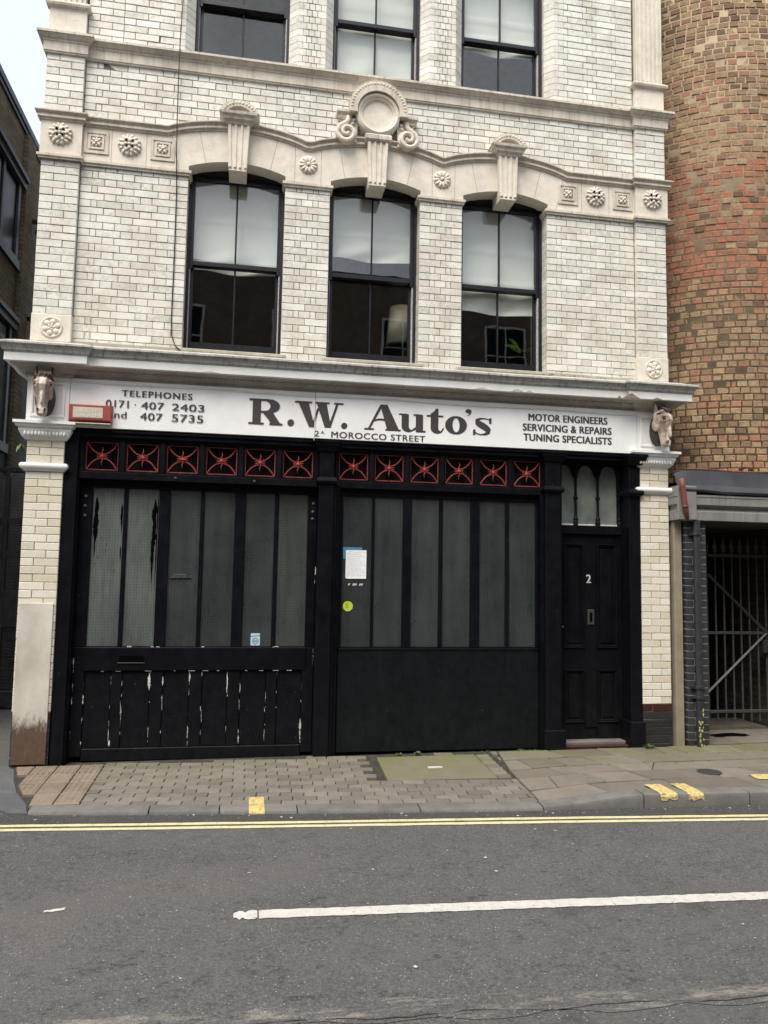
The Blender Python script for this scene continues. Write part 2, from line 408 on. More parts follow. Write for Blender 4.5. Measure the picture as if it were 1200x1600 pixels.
M['blue_print'] = m_simple('blue_sticker_print', (.08,.25,.4), rough=.5)
M['leaf'] = m_simple('weed_leaf', (.1,.16,.03), (.06,.1,.02), 40, .6, .2, var=.5)
M['leaf_house'] = m_simple('house_plant_leaf', (.3,.42,.12), (.14,.24,.06), 30, .5, .2)
M['moss_pipe'] = m_simple('yellow_lichen', (.4,.38,.12), (.25,.26,.08), 60, .9, .4)
M['fleck'] = m_simple('pale_litter', (.6,.58,.55), rough=.8, var=.4)
def m_rusty():
    g = NG('rusted_cream_plate')
    c = g.mix(g.ramp(g.noise(1.8, 5, .6, g.mapv((1.2,1,1))), .35, .7), (.38,.345,.285), (.64,.61,.55))
    z = g.xyz()[2]
    v = g.noise(10, 8, .8, g.mapv((1.6,1,.6)))
    k = g.math('ADD', g.math('MULTIPLY', z, -2.2), g.math('ADD', v, .52))
    rs = g.ramp(k, .1, .34)
    c = g.mix(rs, c, g.mix(g.noise(30, 5, .7), (.045,.026,.017), (.14,.09,.06)))
    c = g.mix(g.math('MULTIPLY', g.ramp(g.noise(5, 8, .8, g.mapv((2,1,.5))), .6, .75), .4), c, (.22,.15,.09))
    return g.done(c, .6, g.math('ADD', g.noise(20, 4), g.math('MULTIPLY', rs, -.4)), .3, .004, .4)
M['plate'] = m_rusty()
def m_tower():
    g = NG('london_stock_brick')
    z = g.xyz()[2]
    tan = g.cramp(g.rnd, [(0,(.15,.095,.062)),(.12,(.25,.16,.1)),(.3,(.35,.23,.14)),(.6,(.4,.275,.165)),(.8,(.44,.32,.185)),(.88,(.38,.19,.115)),(.94,(.42,.2,.12)),(1,(.46,.36,.22))])
    red = g.cramp(g.rnd, [(0,(.16,.09,.062)),(.2,(.31,.175,.11)),(.4,(.4,.165,.1)),(.7,(.46,.175,.105)),(.82,(.37,.235,.145)),(1,(.43,.31,.19))])
    band = g.math('MULTIPLY', g.ramp(z, 4.6, 5.3), g.ramp(z, 6.7, 6.2))
    band = g.math('MULTIPLY', g.math('ADD', band, g.math('MULTIPLY', g.math('SUBTRACT', g.noise(1.1, 5, .65), .5), 1.7)), 1, True)
    c = g.mix(g.ramp(band, .35, .65), tan, red)
    c = g.mix(g.ramp(g.noise(17, 7, .8), .42, .7, 0, .75), c, (.12,.09,.062))
    c = g.mix(g.ramp(g.noise(1.3, 4, .6), .45, .75, 0, .35), c, (.13,.1,.07))
    c = g.mix(g.ramp(g.noise(24, 6, .8, g.mapv((1,1,1),(5,5,5))), .54, .74, 0, .4), c, (.4,.31,.2))
    return g.done(c, .92, g.noise(45, 5, .7), .8, .012, .2)
M['stock'] = m_tower()
def m_brickwall(name, a, b, mo, ax='y', sc=1.0):
    g = NG(name); p = g.xyz()
    cb = g.n('ShaderNodeCombineXYZ'); g.t.links.new(p[1 if ax == 'y' else 0], cb.inputs[0]); g.t.links.new(p[2], cb.inputs[1])
    br = g.n('ShaderNodeTexBrick'); g.t.links.new(cb.outputs[0], br.inputs['Vector'])
    br.inputs['Scale'].default_value = sc; br.inputs['Brick Width'].default_value = .225; br.inputs['Row Height'].default_value = .075; br.inputs['Mortar Size'].default_value = .008
    br.inputs['Color1'].default_value = (*a, 1); br.inputs['Color2'].default_value = (*b, 1); br.inputs['Mortar'].default_value = (*mo, 1)
    c = g.mix(g.ramp(g.noise(2, 7, .7), .4, .75, 0, .7), br.outputs['Color'], tuple(x*.35 for x in a))
    return g.done(c, .9, g.math('ADD', g.math('MULTIPLY', br.outputs['Fac'], -1.), g.noise(30, 4)), .5, .01, .2)
M['sooty'] = m_brickwall('sooty_stock_brick', (.2,.16,.105), (.3,.235,.155), (.12,.1,.075))
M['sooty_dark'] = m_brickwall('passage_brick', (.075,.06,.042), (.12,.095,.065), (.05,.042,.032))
M['sooty_x'] = m_brickwall('brown_brick_far_side', (.22,.15,.11), (.16,.11,.085), (.26,.22,.18), 'x')
M['dark_render'] = m_simple('dark_tarred_render', (.13,.135,.138), (.08,.084,.086), 5, .8, .5, 30)
M['slate_paint'] = m_simple('slate_grey_joinery', (.07,.08,.1), (.05,.055,.07), 8, .5)
M['dark_pane'] = m_simple('dark_pane', (.008,.009,.011), rough=.25, spec=.06)
M['horse'] = None
def m_horse():
    g = NG('painted_horse')
    ge = g.n('ShaderNodeTexCoord').outputs['Generated']; x = g.xyz(ge)
    k = g.noise(11, 5, .65, g.mapv((1,1,.6)))
    c = g.cramp(k, [(.3,(.09,.06,.045)),(.48,(.26,.185,.14)),(.62,(.48,.4,.34))])
    ax = g.math('ABSOLUTE', g.math('SUBTRACT', x[0], .5))
    bl = g.ramp(g.math('ADD', ax, g.math('MULTIPLY', g.math('SUBTRACT', k, .5), .3)), .17, .09)
    c = g.mix(g.math('MULTIPLY', bl, .85), c, (.58,.51,.45))
    c = g.mix(g.ramp(g.noise(38, 5, .7), .5, .7, 0, .35), c, (.1,.065,.05))
    return g.done(c, .45, g.noise(50, 4), .4, .006, .4)
M['horse'] = m_horse()
M['mane'] = m_simple('dark_horse_mane', (.03,.02,.016), (.06,.04,.03), 30, .6, .5, 60)

# ================================================================== SETTING: ground
ROADZ = -.07
KX = [(-3,-1.0),(.5,-1.23),(1,-1.30),(1.9,-1.385),(3.08,-1.50),(4.3,-1.59),(5.1,-1.61),(6.18,-1.66),(9,-1.87),(30,-3.4)]
def lerp_tab(T, x):
    if x <= T[0][0]: return T[0][1]
    for (a, b), (c, d) in zip(T, T[1:]):
        if x <= c: return b + (d-b)*(x-a)/(c-a)
    return T[-1][1]
def yk(x): return lerp_tab(KX, x)
def sm(t): t = max(0, min(1, t)); return t*t*(3-2*t)
def zk(x): return ROADZ + .03 + .075*sm((x-4.2)/1.0)
def z0(x): return .0075*max(0, min(x, 9))
def pz(x, y):
    k = yk(x)+.15
    if y >= 0: return z0(x)
    t = max(0, min(1, y/k)); return z0(x)*(1-t) + zk(x)*t
road = MB()
road.add([(-80,-60,ROADZ),(90,-60,ROADZ),(90,90,ROADZ),(-80,90,ROADZ)], [(0,1,2,3)])
road = road.build('road', M['asphalt'], kind='structure')
def line(name, pts_a, pts_b, mat, z=.004, sub=24, jag=.004, mb=None):
    """painted strip between two ground polylines given by end points, ragged edges"""
    A = []; B = []
    for i in range(sub+1):
        t = i/sub
        A.append((pts_a[0][0]+(pts_a[1][0]-pts_a[0][0])*t, pts_a[0][1]+(pts_a[1][1]-pts_a[0][1])*t+random.uniform(-jag,jag)))
        B.append((pts_b[0][0]+(pts_b[1][0]-pts_b[0][0])*t, pts_b[0][1]+(pts_b[1][1]-pts_b[0][1])*t+random.uniform(-jag,jag)))
    s = mb or MB(); n = len(A)
    s.add([(x,y,ROADZ+z) for x,y in A]+[(x,y,ROADZ+z) for x,y in B], [(n+i,n+i+1,i+1,i) for i in range(n-1)])
    return s if mb else s.build(name, mat, road)
def yl(x, o): return -1.445 - .0785*(x-.39) - .006*math.sin((x-.4)*1.2) + o
for o in (0, -.088):
    s = MB(); n = 160; A = []; B = []
    for i in range(n+1):
        x = -4 + 16*i/n
        A.append((x, yl(x,o)+random.uniform(-.003,.003))); B.append((x, yl(x,o)-.052+random.uniform(-.003,.003)))
    s.add([(x,y,ROADZ+.004) for x,y in A]+[(x,y,ROADZ+.004) for x,y in B], [(n+1+i,n+2+i,i+1,i) for i in range(n)])
    s.build('yellow_line', M['yellow_line'], road)
line('white_line', ((2.13,-3.075),(9,-3.43)), ((2.13,-3.175),(9,-3.53)), M['white_line'], sub=180, jag=.004)
line('white_line', ((2.0,-3.085),(2.122,-3.08)), ((2.0,-3.165),(2.122,-3.17)), M['white_line'], sub=8, jag=.016)
s = MB(); n = 60; A = []; B = []
for i in range(n+1):
    x = 1.2+7*i/n; y = -4.02-.052*(x-2.4); A.append((x, y+random.uniform(-.02,.03))); B.append((x, y-.14+random.uniform(-.03,.02)))
s.add([(x,y,ROADZ+.003) for x,y in A]+[(x,y,ROADZ+.003) for x,y in B], [(n+1+i,n+2+i,i+1,i) for i in range(n)])
s.build('worn_line', M['asphalt_pale'], road)
s = MB(); A = []; B = []
for i in range(121):
    x = 1.2+7*i/120; y = -4.135-.052*(x-2.4)+.012*math.sin(x*9)+random.uniform(-.006,.006); w_ = random.uniform(.0,.009); A.append((x,y+w_/2)); B.append((x,y-w_/2))
s.add([(x,y,ROADZ+.006) for x,y in A]+[(x,y,ROADZ+.006) for x,y in B], [(121+i,122+i,i+1,i) for i in range(120)])
s.build('seam_crack', M['jointing'], road)
line('paint_scrap', ((1.03,-2.925),(1.13,-2.90)), ((1.03,-2.955),(1.13,-2.935)), M['white_line'], sub=5, jag=.007)
s = MB()
for i in range(150):
    x, y = random.uniform(-.5, 7), random.uniform(-5, -1.4); a = random.choice((.004,.006,.006,.009,.014)); b = a*random.uniform(.4,1); th = random.uniform(0,3)
    if random.random() < .35: y = yk(x) - random.uniform(.01,.12)
    n = 5; z = ROADZ+.006
    s.add([(x+a*math.cos(th+2*math.pi*j/n)*random.uniform(.6,1), y+b*math.sin(th+2*math.pi*j/n), z) for j in range(n)], [tuple(range(n))])
tag(s.build('litter_flecks', M['fleck']), 'pale flecks of litter scattered over the road', 'litter', kind='stuff')

# gutter strip of darker tarmac along the kerb
s = MB(); n = 120; A = []; B = []
for i in range(n+1):
    x = -1+13*i/n; A.append((x, yk(x)+.02)); B.append((x, yl(x,0)+.012+random.uniform(-.008,.008)))
s.add([(x,y,ROADZ+.002) for x,y in A]+[(x,y,ROADZ+.002) for x,y in B], [(n+1+i,n+2+i,i+1,i) for i in range(n)])
s.build('gutter', M['asphalt_dark'], road)
# pavement bed
def xl(y): return lerp_tab([(-1.15,.46),(-1.0,.42),(-.62,.24),(0,.06),(.3,-.05),(3,-.05)], y)
s = MB(); NXg, NYg = 90, 14
for j in range(NYg+1):
    for i in range(NXg+1):
        u = i/NXg; x = -.05 + (15+.05)*(u**1.6)
        yy = yk(max(x,.45))+.13; y = .35 + (yy-.35)*j/NYg
        x = max(x, xl(y)+ (0 if i else 0)); s.v.append((x, y, pz(x,y)-.024))
for j in range(NYg):
    for i in range(NXg):
        a = j*(NXg+1)+i; s.f.append((a+NXg+1, a+NXg+2, a+1, a))
s.v += [(6.3,.35,z0(6.3)-.013),(15,.35,z0(9)-.013),(15,6,z0(9)-.013),(6.3,6,z0(6.3)-.013)]; n=len(s.v); s.f.append((n-4,n-3,n-2,n-1))
pav = s.build('pavement', M['jointing'], kind='structure')

def slab(name, poly, mat, parent=pav, th=.035, bev=.007, lift=0, zf=pz):
    """paving piece from a plan polygon (anticlockwise), top follows the pavement"""
    cx = sum(p[0] for p in poly)/len(poly); cy = sum(p[1] for p in poly)/len(poly); n = len(poly)
    lift += random.uniform(-.003,.003)
    vs = [(x, y, zf(x,y)+lift-bev) for x,y in poly] + [(x+(cx-x)*.0, y, zf(x,y)+lift-th) for x,y in poly]
    top = []
    for x, y in poly:
        d = math.hypot(cx-x, cy-y); k = bev*1.3/d; X, Y = x+(cx-x)*k, y+(cy-y)*k; top.append((X, Y, zf(X,Y)+lift))
    vs += top; fs = [tuple(range(2*n, 3*n))]
    for i in range(n):
        j = (i+1)%n; fs += [(i,j,2*n+j,2*n+i), (n+i,n+j,j,i)]
    return MB().add(vs, fs).build(name, mat, parent)
# tactile tiles, facade-aligned
ty = [-.02,-.27,-.53,-.80,-1.08]; 
for i in range(4):
    x0_, x1_ = .06+.192*i+.0, .06+.192*(i+1)
    for j in range(4):
        ya, yb = ty[j], ty[j+1]
        xa, xb = x0_+.003, x1_-.003
        xlim = xl((ya+yb)/2)+.05
        yb2 = max(yb, yk(.8)+.16)
        if xb < xlim+.04: continue
        A = max(xa, xl(ya)+.03); Bq = max(xa, xl(yb2)+.03)
        if Bq > xb-.02: Bq = xb-.02
        o = slab('tactile_tile', [(Bq,yb2+.011),(xb,yb2+.011),(xb,ya-.011),(A,ya-.011)], M['tactile'], th=.03)
        d = MB()
        for p in range(4):
            for q in range(5):
                px, py = xa+.024+p*.046, ya-.03-q*.05
                if py < yb2+.02 or px < xl(py)+.05: continue
                d.lathe([(.009,-.002),(.008,.003),(.004,.004)], (px,py,pz(px,py)), n=6)
        if d.v: d.build('blister', M['tactile'], o, kind='stuff')
# block pavers, rows follow the kerb
bl, bw = .187, .0945
bm, _ = MB().box(-bl/2+.0025,bl/2-.0025,-bw/2+.0025,bw/2-.0025,-.03,-.004).mesh('paver_block', M['paver'], center=(0,0,0))
def bevel_block(L, Wd):
    a, b = L/2-.0025, Wd/2-.0025; e = .004
    s = MB(); s.add([(-a,-b,-.03),(a,-b,-.03),(a,b,-.03),(-a,b,-.03),(-a,-b,-e),(a,-b,-e),(a,b,-e),(-a,b,-e),(-a+e,-b+e,0),(a-e,-b+e,0),(a-e,b-e,0),(-a+e,b-e,0)],
      [(8,9,10,11),(4,5,9,8),(5,6,10,9),(6,7,11,10),(7,4,8,11),(0,1,5,4),(1,2,6,5),(2,3,7,6),(3,0,4,7)])
    return s.mesh('paver', M['paver'], center=(0,0,0))[0]
PB = {1: bevel_block(bl,bw), .5: bevel_block(bl/2,bw)}
def rowy(x, i): return yk(x)+.155+bw*(i+.5)
cover = (3.24,4.22,-.80,-.12)
def flag_edge(y): return lerp_tab([(-1.6,4.33),(-.7,4.36),(0,4.46)], y)
npav = 0
for i in range(16):
    x = .834 + (bl*.5 if i % 2 else 0)
    if i % 2 and rowy(.9,i) < -.03: place('paver', PB[.5], (.834+bl*.25, rowy(.88,i), pz(.88,rowy(.88,i))), pav, (0,0,-.1))
    while x < 4.6:
        L = bl; xc = x + L/2
        y = rowy(xc, i)
        lim = flag_edge(y)
        half = False
        if y > -.03: x += L; continue
        if xc+L/2 > lim-.004:
            if lim-x > .03 and not (cover[0]-.02 < x+.02 and x < cover[1]+.10 and cover[2]-.035 < y < cover[3]+.07):
                ya, yb = y+bw/2-.003, y-bw/2+.003
                slab('paver', [(x+.003,yb),(flag_edge(yb)-.006,yb-.005),(flag_edge(ya)-.006,ya-.005),(x+.003,ya)], M['paver'], th=.03, bev=.004)
            break
        if cover[0]-.02 < xc+.08 and xc-.08 < cover[1]+.10 and cover[2]-.035 < y < cover[3]+.07: x += L; continue
        sl = (yk(xc+.3)-yk(xc-.3))/.6
        o = place('paver', PB[1], (xc, y, pz(xc,y)+random.uniform(-.0025,.0025)), pav,
                  (math.atan((pz(xc,y+.05)-pz(xc,y-.05))/.1)+random.gauss(0,.008), random.gauss(0,.006)-math.atan((pz(xc+.05,y)-pz(xc-.05,y))/.1), math.atan(sl)+random.gauss(0,.006)))
        npav += 1
        x += L
# cobble edge course by the left door
c = slab('access_cover', [(cover[0],cover[2]),(cover[1]-.02,cover[2]-.03),(cover[1]-.02,cover[3]),(cover[0]+.02,cover[3])], M['cover_concrete'], th=.04, lift=.006)
MB().box(3.66,3.79,-.52,-.475,.0,.013+pz(3.7,-.5)).build('lifting_slot', M['fleck'], c)
for k in range(7):
    y1 = -.12-k*.1
    slab('edge_stone', [(4.215+.01*k*0,y1-.095),(4.33,y1-.095),(4.345,y1),(4.215,y1)], M['flag'])
# irregular flags on the right
rows = [-.03,-.33,-.62,-.88,-1.18,-1.5]
fx = {}
for j in range(len(rows)-1):
    ya, yb = rows[j], rows[j+1]
    xs = [lerp_tab([(-1.6,4.35),(-.7,4.38),(0,4.48)], ya)]
    x = xs[0]
    while x < 9.5:
        x += random.choice((.34,.42,.5,.58,.66)); xs.append(x)
    for i in range(len(xs)-1):
        a, b = xs[i]+.009, xs[i+1]-.009
        sk = .07
        def lim(x, y): return max(y, yk(x)+.158)
        y0a, y0b = ya-.011+random.uniform(-.016,.006), ya-.011+random.uniform(-.016,.006)
        aL = a+sk if i else flag_edge(yb)+.012
        if i == 0: a = flag_edge(ya)+.012
        pA = (aL, lim(aL, yb+.009)); pB = (b+sk, lim(b+sk, yb+.009))
        if pA[1] > y0a-.05 or pB[1] > y0b-.05: continue
        quad = [pA, pB, (b, y0b), (a, y0a)]
        r = random.random()
        if r < .38 and j < 4:                       # cracked flag: two pieces
            t1, t2 = random.uniform(.3,.7), random.uniform(.3,.7)
            m1 = (pA[0]+(pB[0]-pA[0])*t1, pA[1]+(pB[1]-pA[1])*t1); m2 = (a+(b-a)*t2, y0a+(y0b-y0a)*t2)
            slab('flagstone', [pA, (m1[0]-.003,m1[1]), (m2[0]-.003,m2[1]), (a,y0a)], M['flag']); slab('flagstone', [(m1[0]+.004,m1[1]), pB, (b,y0b), (m2[0]+.004,m2[1])], M['flag'])
        else: slab('flagstone', quad, M['flag'])
s = MB(); s.lathe([(.105,-.02),(.105,.006),(.09,.008)], (6.07,-1.03,pz(6.07,-1.03)), n=20); mh = s.build('drain_cover', M['iron'], pav)
# floor of the gated passage
for i in range(4):
    for j in range(3):
        slab('flagstone', [(6.5+i*.6,.02+j*.45),(7.09+i*.6,.02+j*.45),(7.09+i*.6,.46+j*.45),(6.5+i*.6,.46+j*.45)], M['flag'])
# kerb stones
def kerb(x0, x1, mat, wid=.15, name='kerb_stone'):
    s = MB(); n = max(2, int((x1-x0)/.12)); prof = None; k = 0; vs = []
    for i in range(n+1):
        x = x0+.005 + (x1-x0-.01)*i/n; y = yk(x); z = zk(x)+random.uniform(-.002,.002)
        ring = [(x,y+.004,ROADZ-.05),(x,y,z-.022),(x,y+.010,z-.006),(x,y+.03,z),(x,y+wid,z+.003),(x,y+wid,ROADZ-.05)]
        s.v += ring; k = len(ring)
    for i in range(n):
        for j in range(k-1): s.f.append((i*k+j, (i+1)*k+j, (i+1)*k+j+1, i*k+j+1))
    s.f += [tuple(range(k-1,-1,-1)), tuple(range(n*k, n*k+k))]
    return s.build(name, mat, pav, smooth='auto')
kx = [.5,1.36,1.87,2.44,3.36,4.31,5.13,6.02,6.95,7.9,8.8,9.8,11,12]
for a, b in zip(kx, kx[1:]): kerb(a, b, M['granite'])
def kz(x,y): return ROADZ+.045
def kz2(x, y): return ROADZ+.05 - .02*max(0,min(1,(-y-.4)/.6))
slab('kerb_stone', [(.20,-1.02),(.36,-1.20),(.5,-1.22),(.47,-1.07),(.30,-.74),(.12,-.72)], M['dark_kerb'], th=.12, bev=.02, zf=kz2)
slab('kerb_stone', [(-.02,-.70),(.29,-.72),(.20,-.42),(.08,-.02),(-.10,.05)], M['dark_kerb'], th=.12, bev=.02, zf=kz2)
slab('kerb_stone', [(-.11,.07),(.05,.02),(.0,.9),(-.14,.9)], M['dark_kerb'], th=.12, bev=.02, zf=kz2)
# yellow loading ticks on the kerb
def tick(x0, x1, y1, ov=.0):
    s = MB(); n = 6
    for i in range(n+1):
        x = x0+(x1-x0)*i/n; f = yk(x); e = random.uniform(-.012,.012)
        prf = [(x, f-.003, zk(x)-.03-random.uniform(.0,.03)), (x,f-.003,zk(x)-.021), (x,f+.008,zk(x)-.0035), (x,f+.03,zk(x)+.0035), (x,f+.15,zk(x)+.006), (x,y1+e,pz(x,y1)+.005)]
        s.v += prf
    for i in range(n):
        for j in range(5): s.f.append((i*6+j,(i+1)*6+j,(i+1)*6+j+1,i*6+j+1))
    return s.build('yellow_tick', M['yellow_block'], pav)
tick(2.085, 2.20, yk(2.1)+.30); tick(5.27,5.41, yk(5.3)+.27); tick(5.50,5.63, yk(5.5)+.27)
s = MB(); s.add([(x,y,pz(x,y)+.008) for x,y in [(6.33,-1.32),(6.6,-1.35),(6.56,-1.18),(6.36,-1.17)]], [(0,1,2,3)]); s.build('yellow_tick', M['yellow_block'], pav)
#@@BUILDING
# ================================================================== THE GLAZED BRICK BUILDING
BW = 6.345; PW = .345; WY = .05; CH = .071
WIN = [(1.34,2.27),(2.72,3.64),(4.09,5.01)]
bld = empty('glazed_brick_building', (BW/2, 0, 0), 'white glazed brick building with black garage doors, sash windows and buff stone trim', 'building')
BR = []   # every brick: x0,x1,z0,z1,yfront,depth,parent,material
def flemish(xa, xb, za, zb, yf, parent, mat, deepL=False, deepR=False, phase=0):
    S, H, Q = .2235, .108, .054
    n = round((zb-za)/CH); h = (zb-za)/n
    for k in range(n):
        z = za + k*h; x = xa; seq = []
        if (k+phase) % 2:
            seq = [H, Q]; 
        i = 0
        while sum(seq) < xb-xa: seq.append(S if i % 2 == 0 else H); i += 1
        for j, L in enumerate(seq):
            e = min(x+L, xb)
            if xb-e < .045: e = xb
            d = .03
            if (deepL and j == 0) or (deepR and e >= xb-1e-6): d = .145
            if e-x > .012: BR.append((x, e, z, z+h, yf, d, parent, mat))
            x = e
            if x >= xb-1e-6: break
def pier(xa, xb, za, zb, yf, parent, mat):
    n = round((zb-za)/CH); h = (zb-za)/n; w_ = xb-xa
    for k in range(n):
        z = za+k*h
        cuts = [0,.5,1] if k % 2 else [0,.25,.37,.62,.74,1]
        for a, b in zip(cuts, cuts[1:]): BR.append((xa+w_*a, xa+w_*b, z, z+h, yf, .145 if (a == 0 or b == 1) else .03, parent, mat))
def pilaster_bricks(xa, xb, za, zb, yf, parent, mat, ph=0):
    n = max(1, round((zb-za)/CH)); h = (zb-za)/n
    for k in range(n):
        z = za+k*h; c = xa+(xb-xa)*(.655 if (k+ph) % 2 else .345)
        BR.append((xa, c, z, z+h, yf, .05, parent, mat)); BR.append((c, xb, z, z+h, yf, .05, parent, mat))
# mortar cores
I = .008
wall = MB()
for a, b in ((PW,1.34),(2.27,2.72),(3.64,4.09),(5.01,6.0)): wall.box(a+(I if a>1 else -.01), b-(I if b<5.9 else -.01), WY+.005, .35, 3.78, 5.62)
wall.box(.02, 6.32, WY+.004, .35, 5.72, 6.80)
W2 = [(1.34,2.27),(2.72,3.64),(4.09,5.01)]
SPL = .085
def splay(a, b, l, r, y0=0.):
    p = []
    p += [(a, WY+y0+SPL+.06), (a, WY+y0+SPL), (a+SPL, WY+y0)] if l else [(a, WY+.35), (a, WY+y0)]
    p += [(b-SPL, WY+y0), (b, WY+y0+SPL), (b, WY+y0+SPL+.06)] if r else [(b, WY+y0), (b, WY+.35)]
    return p
SEG2 = [(PW,1.34,0,1),(2.27,2.72,1,1),(3.64,4.09,1,1),(5.01,6.0,1,0)]
for a, b, l, r in SEG2:
    wall.plan([(x, y+.004) for x, y in splay(a+(I if l else 0), b-(I if r else 0), l, r)] , 6.795, 9.6)
    wall.box(a, b, .2, .35, 6.795, 9.6)
wall = wall.build('wall', M['mortar'], bld)
pil = []
for xa in (0, BW-PW):
    s = MB(); s.box(xa+.009, xa+PW-.009, .005, .06, 4.02, 5.6); s.box(xa+.009, xa+PW-.009, .005, .06, 5.98, 6.64); s.box(xa+.009, xa+PW-.009, .06, .35, 3.7, 9.6)
    pil.append(s.build('pilaster', M['mortar'], bld))
plow = []
for xa, xb in ((.02,PW),(6.0+.01,BW-.015)):
    s = MB(); s.box(xa+.009, xb-.009, .005, .35, -.05, 2.95); plow.append(s.build('pilaster', M['mortar_low'], bld))
# brick lists
for (a, b), L, Rr in (((PW,1.34),0,1),((5.01,6.0),1,0)):
    flemish(a, b, 3.79, 5.57, WY, wall, M['glazed'], L, Rr, phase=0 if L == 0 else 1)
for a, b in ((2.27,2.72),(3.64,4.09)): pier(a, b, 3.79, 5.57, WY, wall, M['glazed'])
flemish(PW, 6.0, 5.96, 6.60, WY, wall, M['glazed'], phase=1)
for p, xa in zip(pil, (0, 6.0)):
    pilaster_bricks(xa, xa+PW, 4.06, 5.555, 0, p, M['glazed']); pilaster_bricks(xa, xa+PW, 6.02, 6.60, 0, p, M['glazed'], 1)
pilaster_bricks(.02, PW, .46, 2.60, 0, plow[0], M['glazed_low']); pilaster_bricks(.02, PW, 2.675, 2.89, 0, plow[0], M['glazed_low'], 1)
pilaster_bricks(6.01, BW-.015, .46, 2.60, 0, plow[1], M['glazed_low'], 1); pilaster_bricks(6.01, BW-.015, 2.675, 2.89, 0, plow[1], M['glazed_low'], 0)
for p, xa, xb in ((plow[0],.02,PW),(plow[1],6.01,BW-.015)):
    pilaster_bricks(xa, xb, .385, .46, 0, p, M['glazed_brown'])
    n = 5
    for k in range(5):
        z = -.01+k*.079; BR.append((xa,xb-.0,z,z+.079,-.004 if k<0 else 0,.05,p,M['glazed_black']))
# second floor splayed brickwork
SP = []
for a, b, l, r in SEG2:
    n = round((9.5-6.80)/CH); 
    for k in range(n):
        z = 6.80+k*CH
        ia, ib = (a+.195 if l else a), (b-.195 if r else b)
        if b-a < .6: 
            e = (.05 if k % 2 else .085)
            cuts = [a+SPL+e+.0, (a+b)/2-.03, (a+b)/2+.03, b-SPL-e] if k % 2 else [a+SPL+e, (a+b)/2, b-SPL-e]
        else:
            e = .05 if k % 2 else .11
            A = a+SPL+e if l else a; B2 = b-SPL-e if r else b
            cuts = [A]; x = A; i = k % 2
            while B2-x > .26: x += .108 if i % 2 else .2235; i += 1; cuts.append(x)
            cuts.append(B2)
        if l: SP.append(([(a,WY+SPL+.05),(a,WY+SPL),(a+SPL,WY),(cuts[0],WY),(cuts[0],WY+.03)], z, .0))
        if r: SP.append(([(cuts[-1],WY+.03),(cuts[-1],WY),(b-SPL,WY),(b,WY+SPL),(b,WY+SPL+.05)], z, .0))
        for q, q2 in zip(cuts, cuts[1:]): BR.append((q, q2, z, z+CH, WY, .03, wall, M['glazed']))
G_ = .0024
def pick(bricks, n=300):
    sc = []
    for i, b in enumerate(bricks):
        u, v, d = proj(((b[0]+b[1])/2, b[4], (b[2]+b[3])/2))
        inside = -5 < u < 1205 and -5 < v < 1605
        sc.append((-(b[1]-b[0])*(b[3]-b[2])/d/d if inside else 1, i))
    sc.sort(); return set(i for _, i in sc[:n])
big = pick(BR)
cache = {}; rest = {}
for i, (x0, x1, z0_, z1, yf, dp, par, mt) in enumerate(BR):
    w_, h_ = x1-x0-2*G_, z1-z0_-2*G_
    jy = random.gauss(0, .0012)
    if i in big:
        key = (round(w_,3), round(h_,3), dp, mt.name)
        if key not in cache:
            cache[key] = MB().bbox(-w_/2, w_/2, 0, dp, -h_/2, h_/2, .0035).mesh('brick', mt, center=(0,0,0))[0]
        place('brick', cache[key], ((x0+x1)/2, yf+jy, (z0_+z1)/2), par, (random.gauss(0,.006), random.gauss(0,.002), random.gauss(0,.006)))
    else:
        s = rest.setdefault((par.name, mt.name), (MB(), par, mt))[0]
        k0 = len(s.v); s.bbox(x0+G_, x1-G_, yf, yf+dp, z0_+G_, z1-G_, .0035)
        tx, tz = random.gauss(0,.006), random.gauss(0,.006); cx, cz = (x0+x1)/2, (z0_+z1)/2
        for q in range(k0, len(s.v)):
            v = s.v[q]; s.v[q] = (v[0], v[1]+jy+(v[2]-cz)*tx+(v[0]-cx)*tz, v[2])
sp = rest[(wall.name, M['glazed'].name)][0]
for poly, z, _ in SP:
    cx = sum(p[0] for p in poly)/5
    sp.plan([(x+(G_ if x < cx else -G_)*.6, y) for x, y in poly], z+G_, z+CH-G_)
for s, par, mt in rest.values(): s.build('brickwork', mt, par, kind='stuff')

# plain body behind the front: side walls, back, floors, roof
s = MB(); s.box(.004,.24,.35,7,-.05,9.6); s.box(6.1,BW-.004,.35,7,-.05,9.6); s.box(.24,6.1,6.8,7,-.05,9.6); s.build('side_wall', M['mortar'], bld)
s = MB(); s.box(.24,6.1,.35,6.8,3.45,3.8); s.box(.24,6.1,.35,6.8,6.5,6.8); s.box(.0,BW,.06,7,9.6,9.8); s.box(PW,6.0,.06,.35,3.03,3.78); s.box(.24,6.1,.351,.45,0,3.4); s.build('floor_structure', M['room'], bld)
s = MB()
for z in (3.8, 6.8):
    s.box(.25,6.09,3.4,3.5,z,z+2.7); s.box(2.45,2.52,.36,3.4,z,z+2.7); s.box(3.83,3.9,.36,3.4,z,z+2.7)
s.build('room_partition', M['room'], bld)

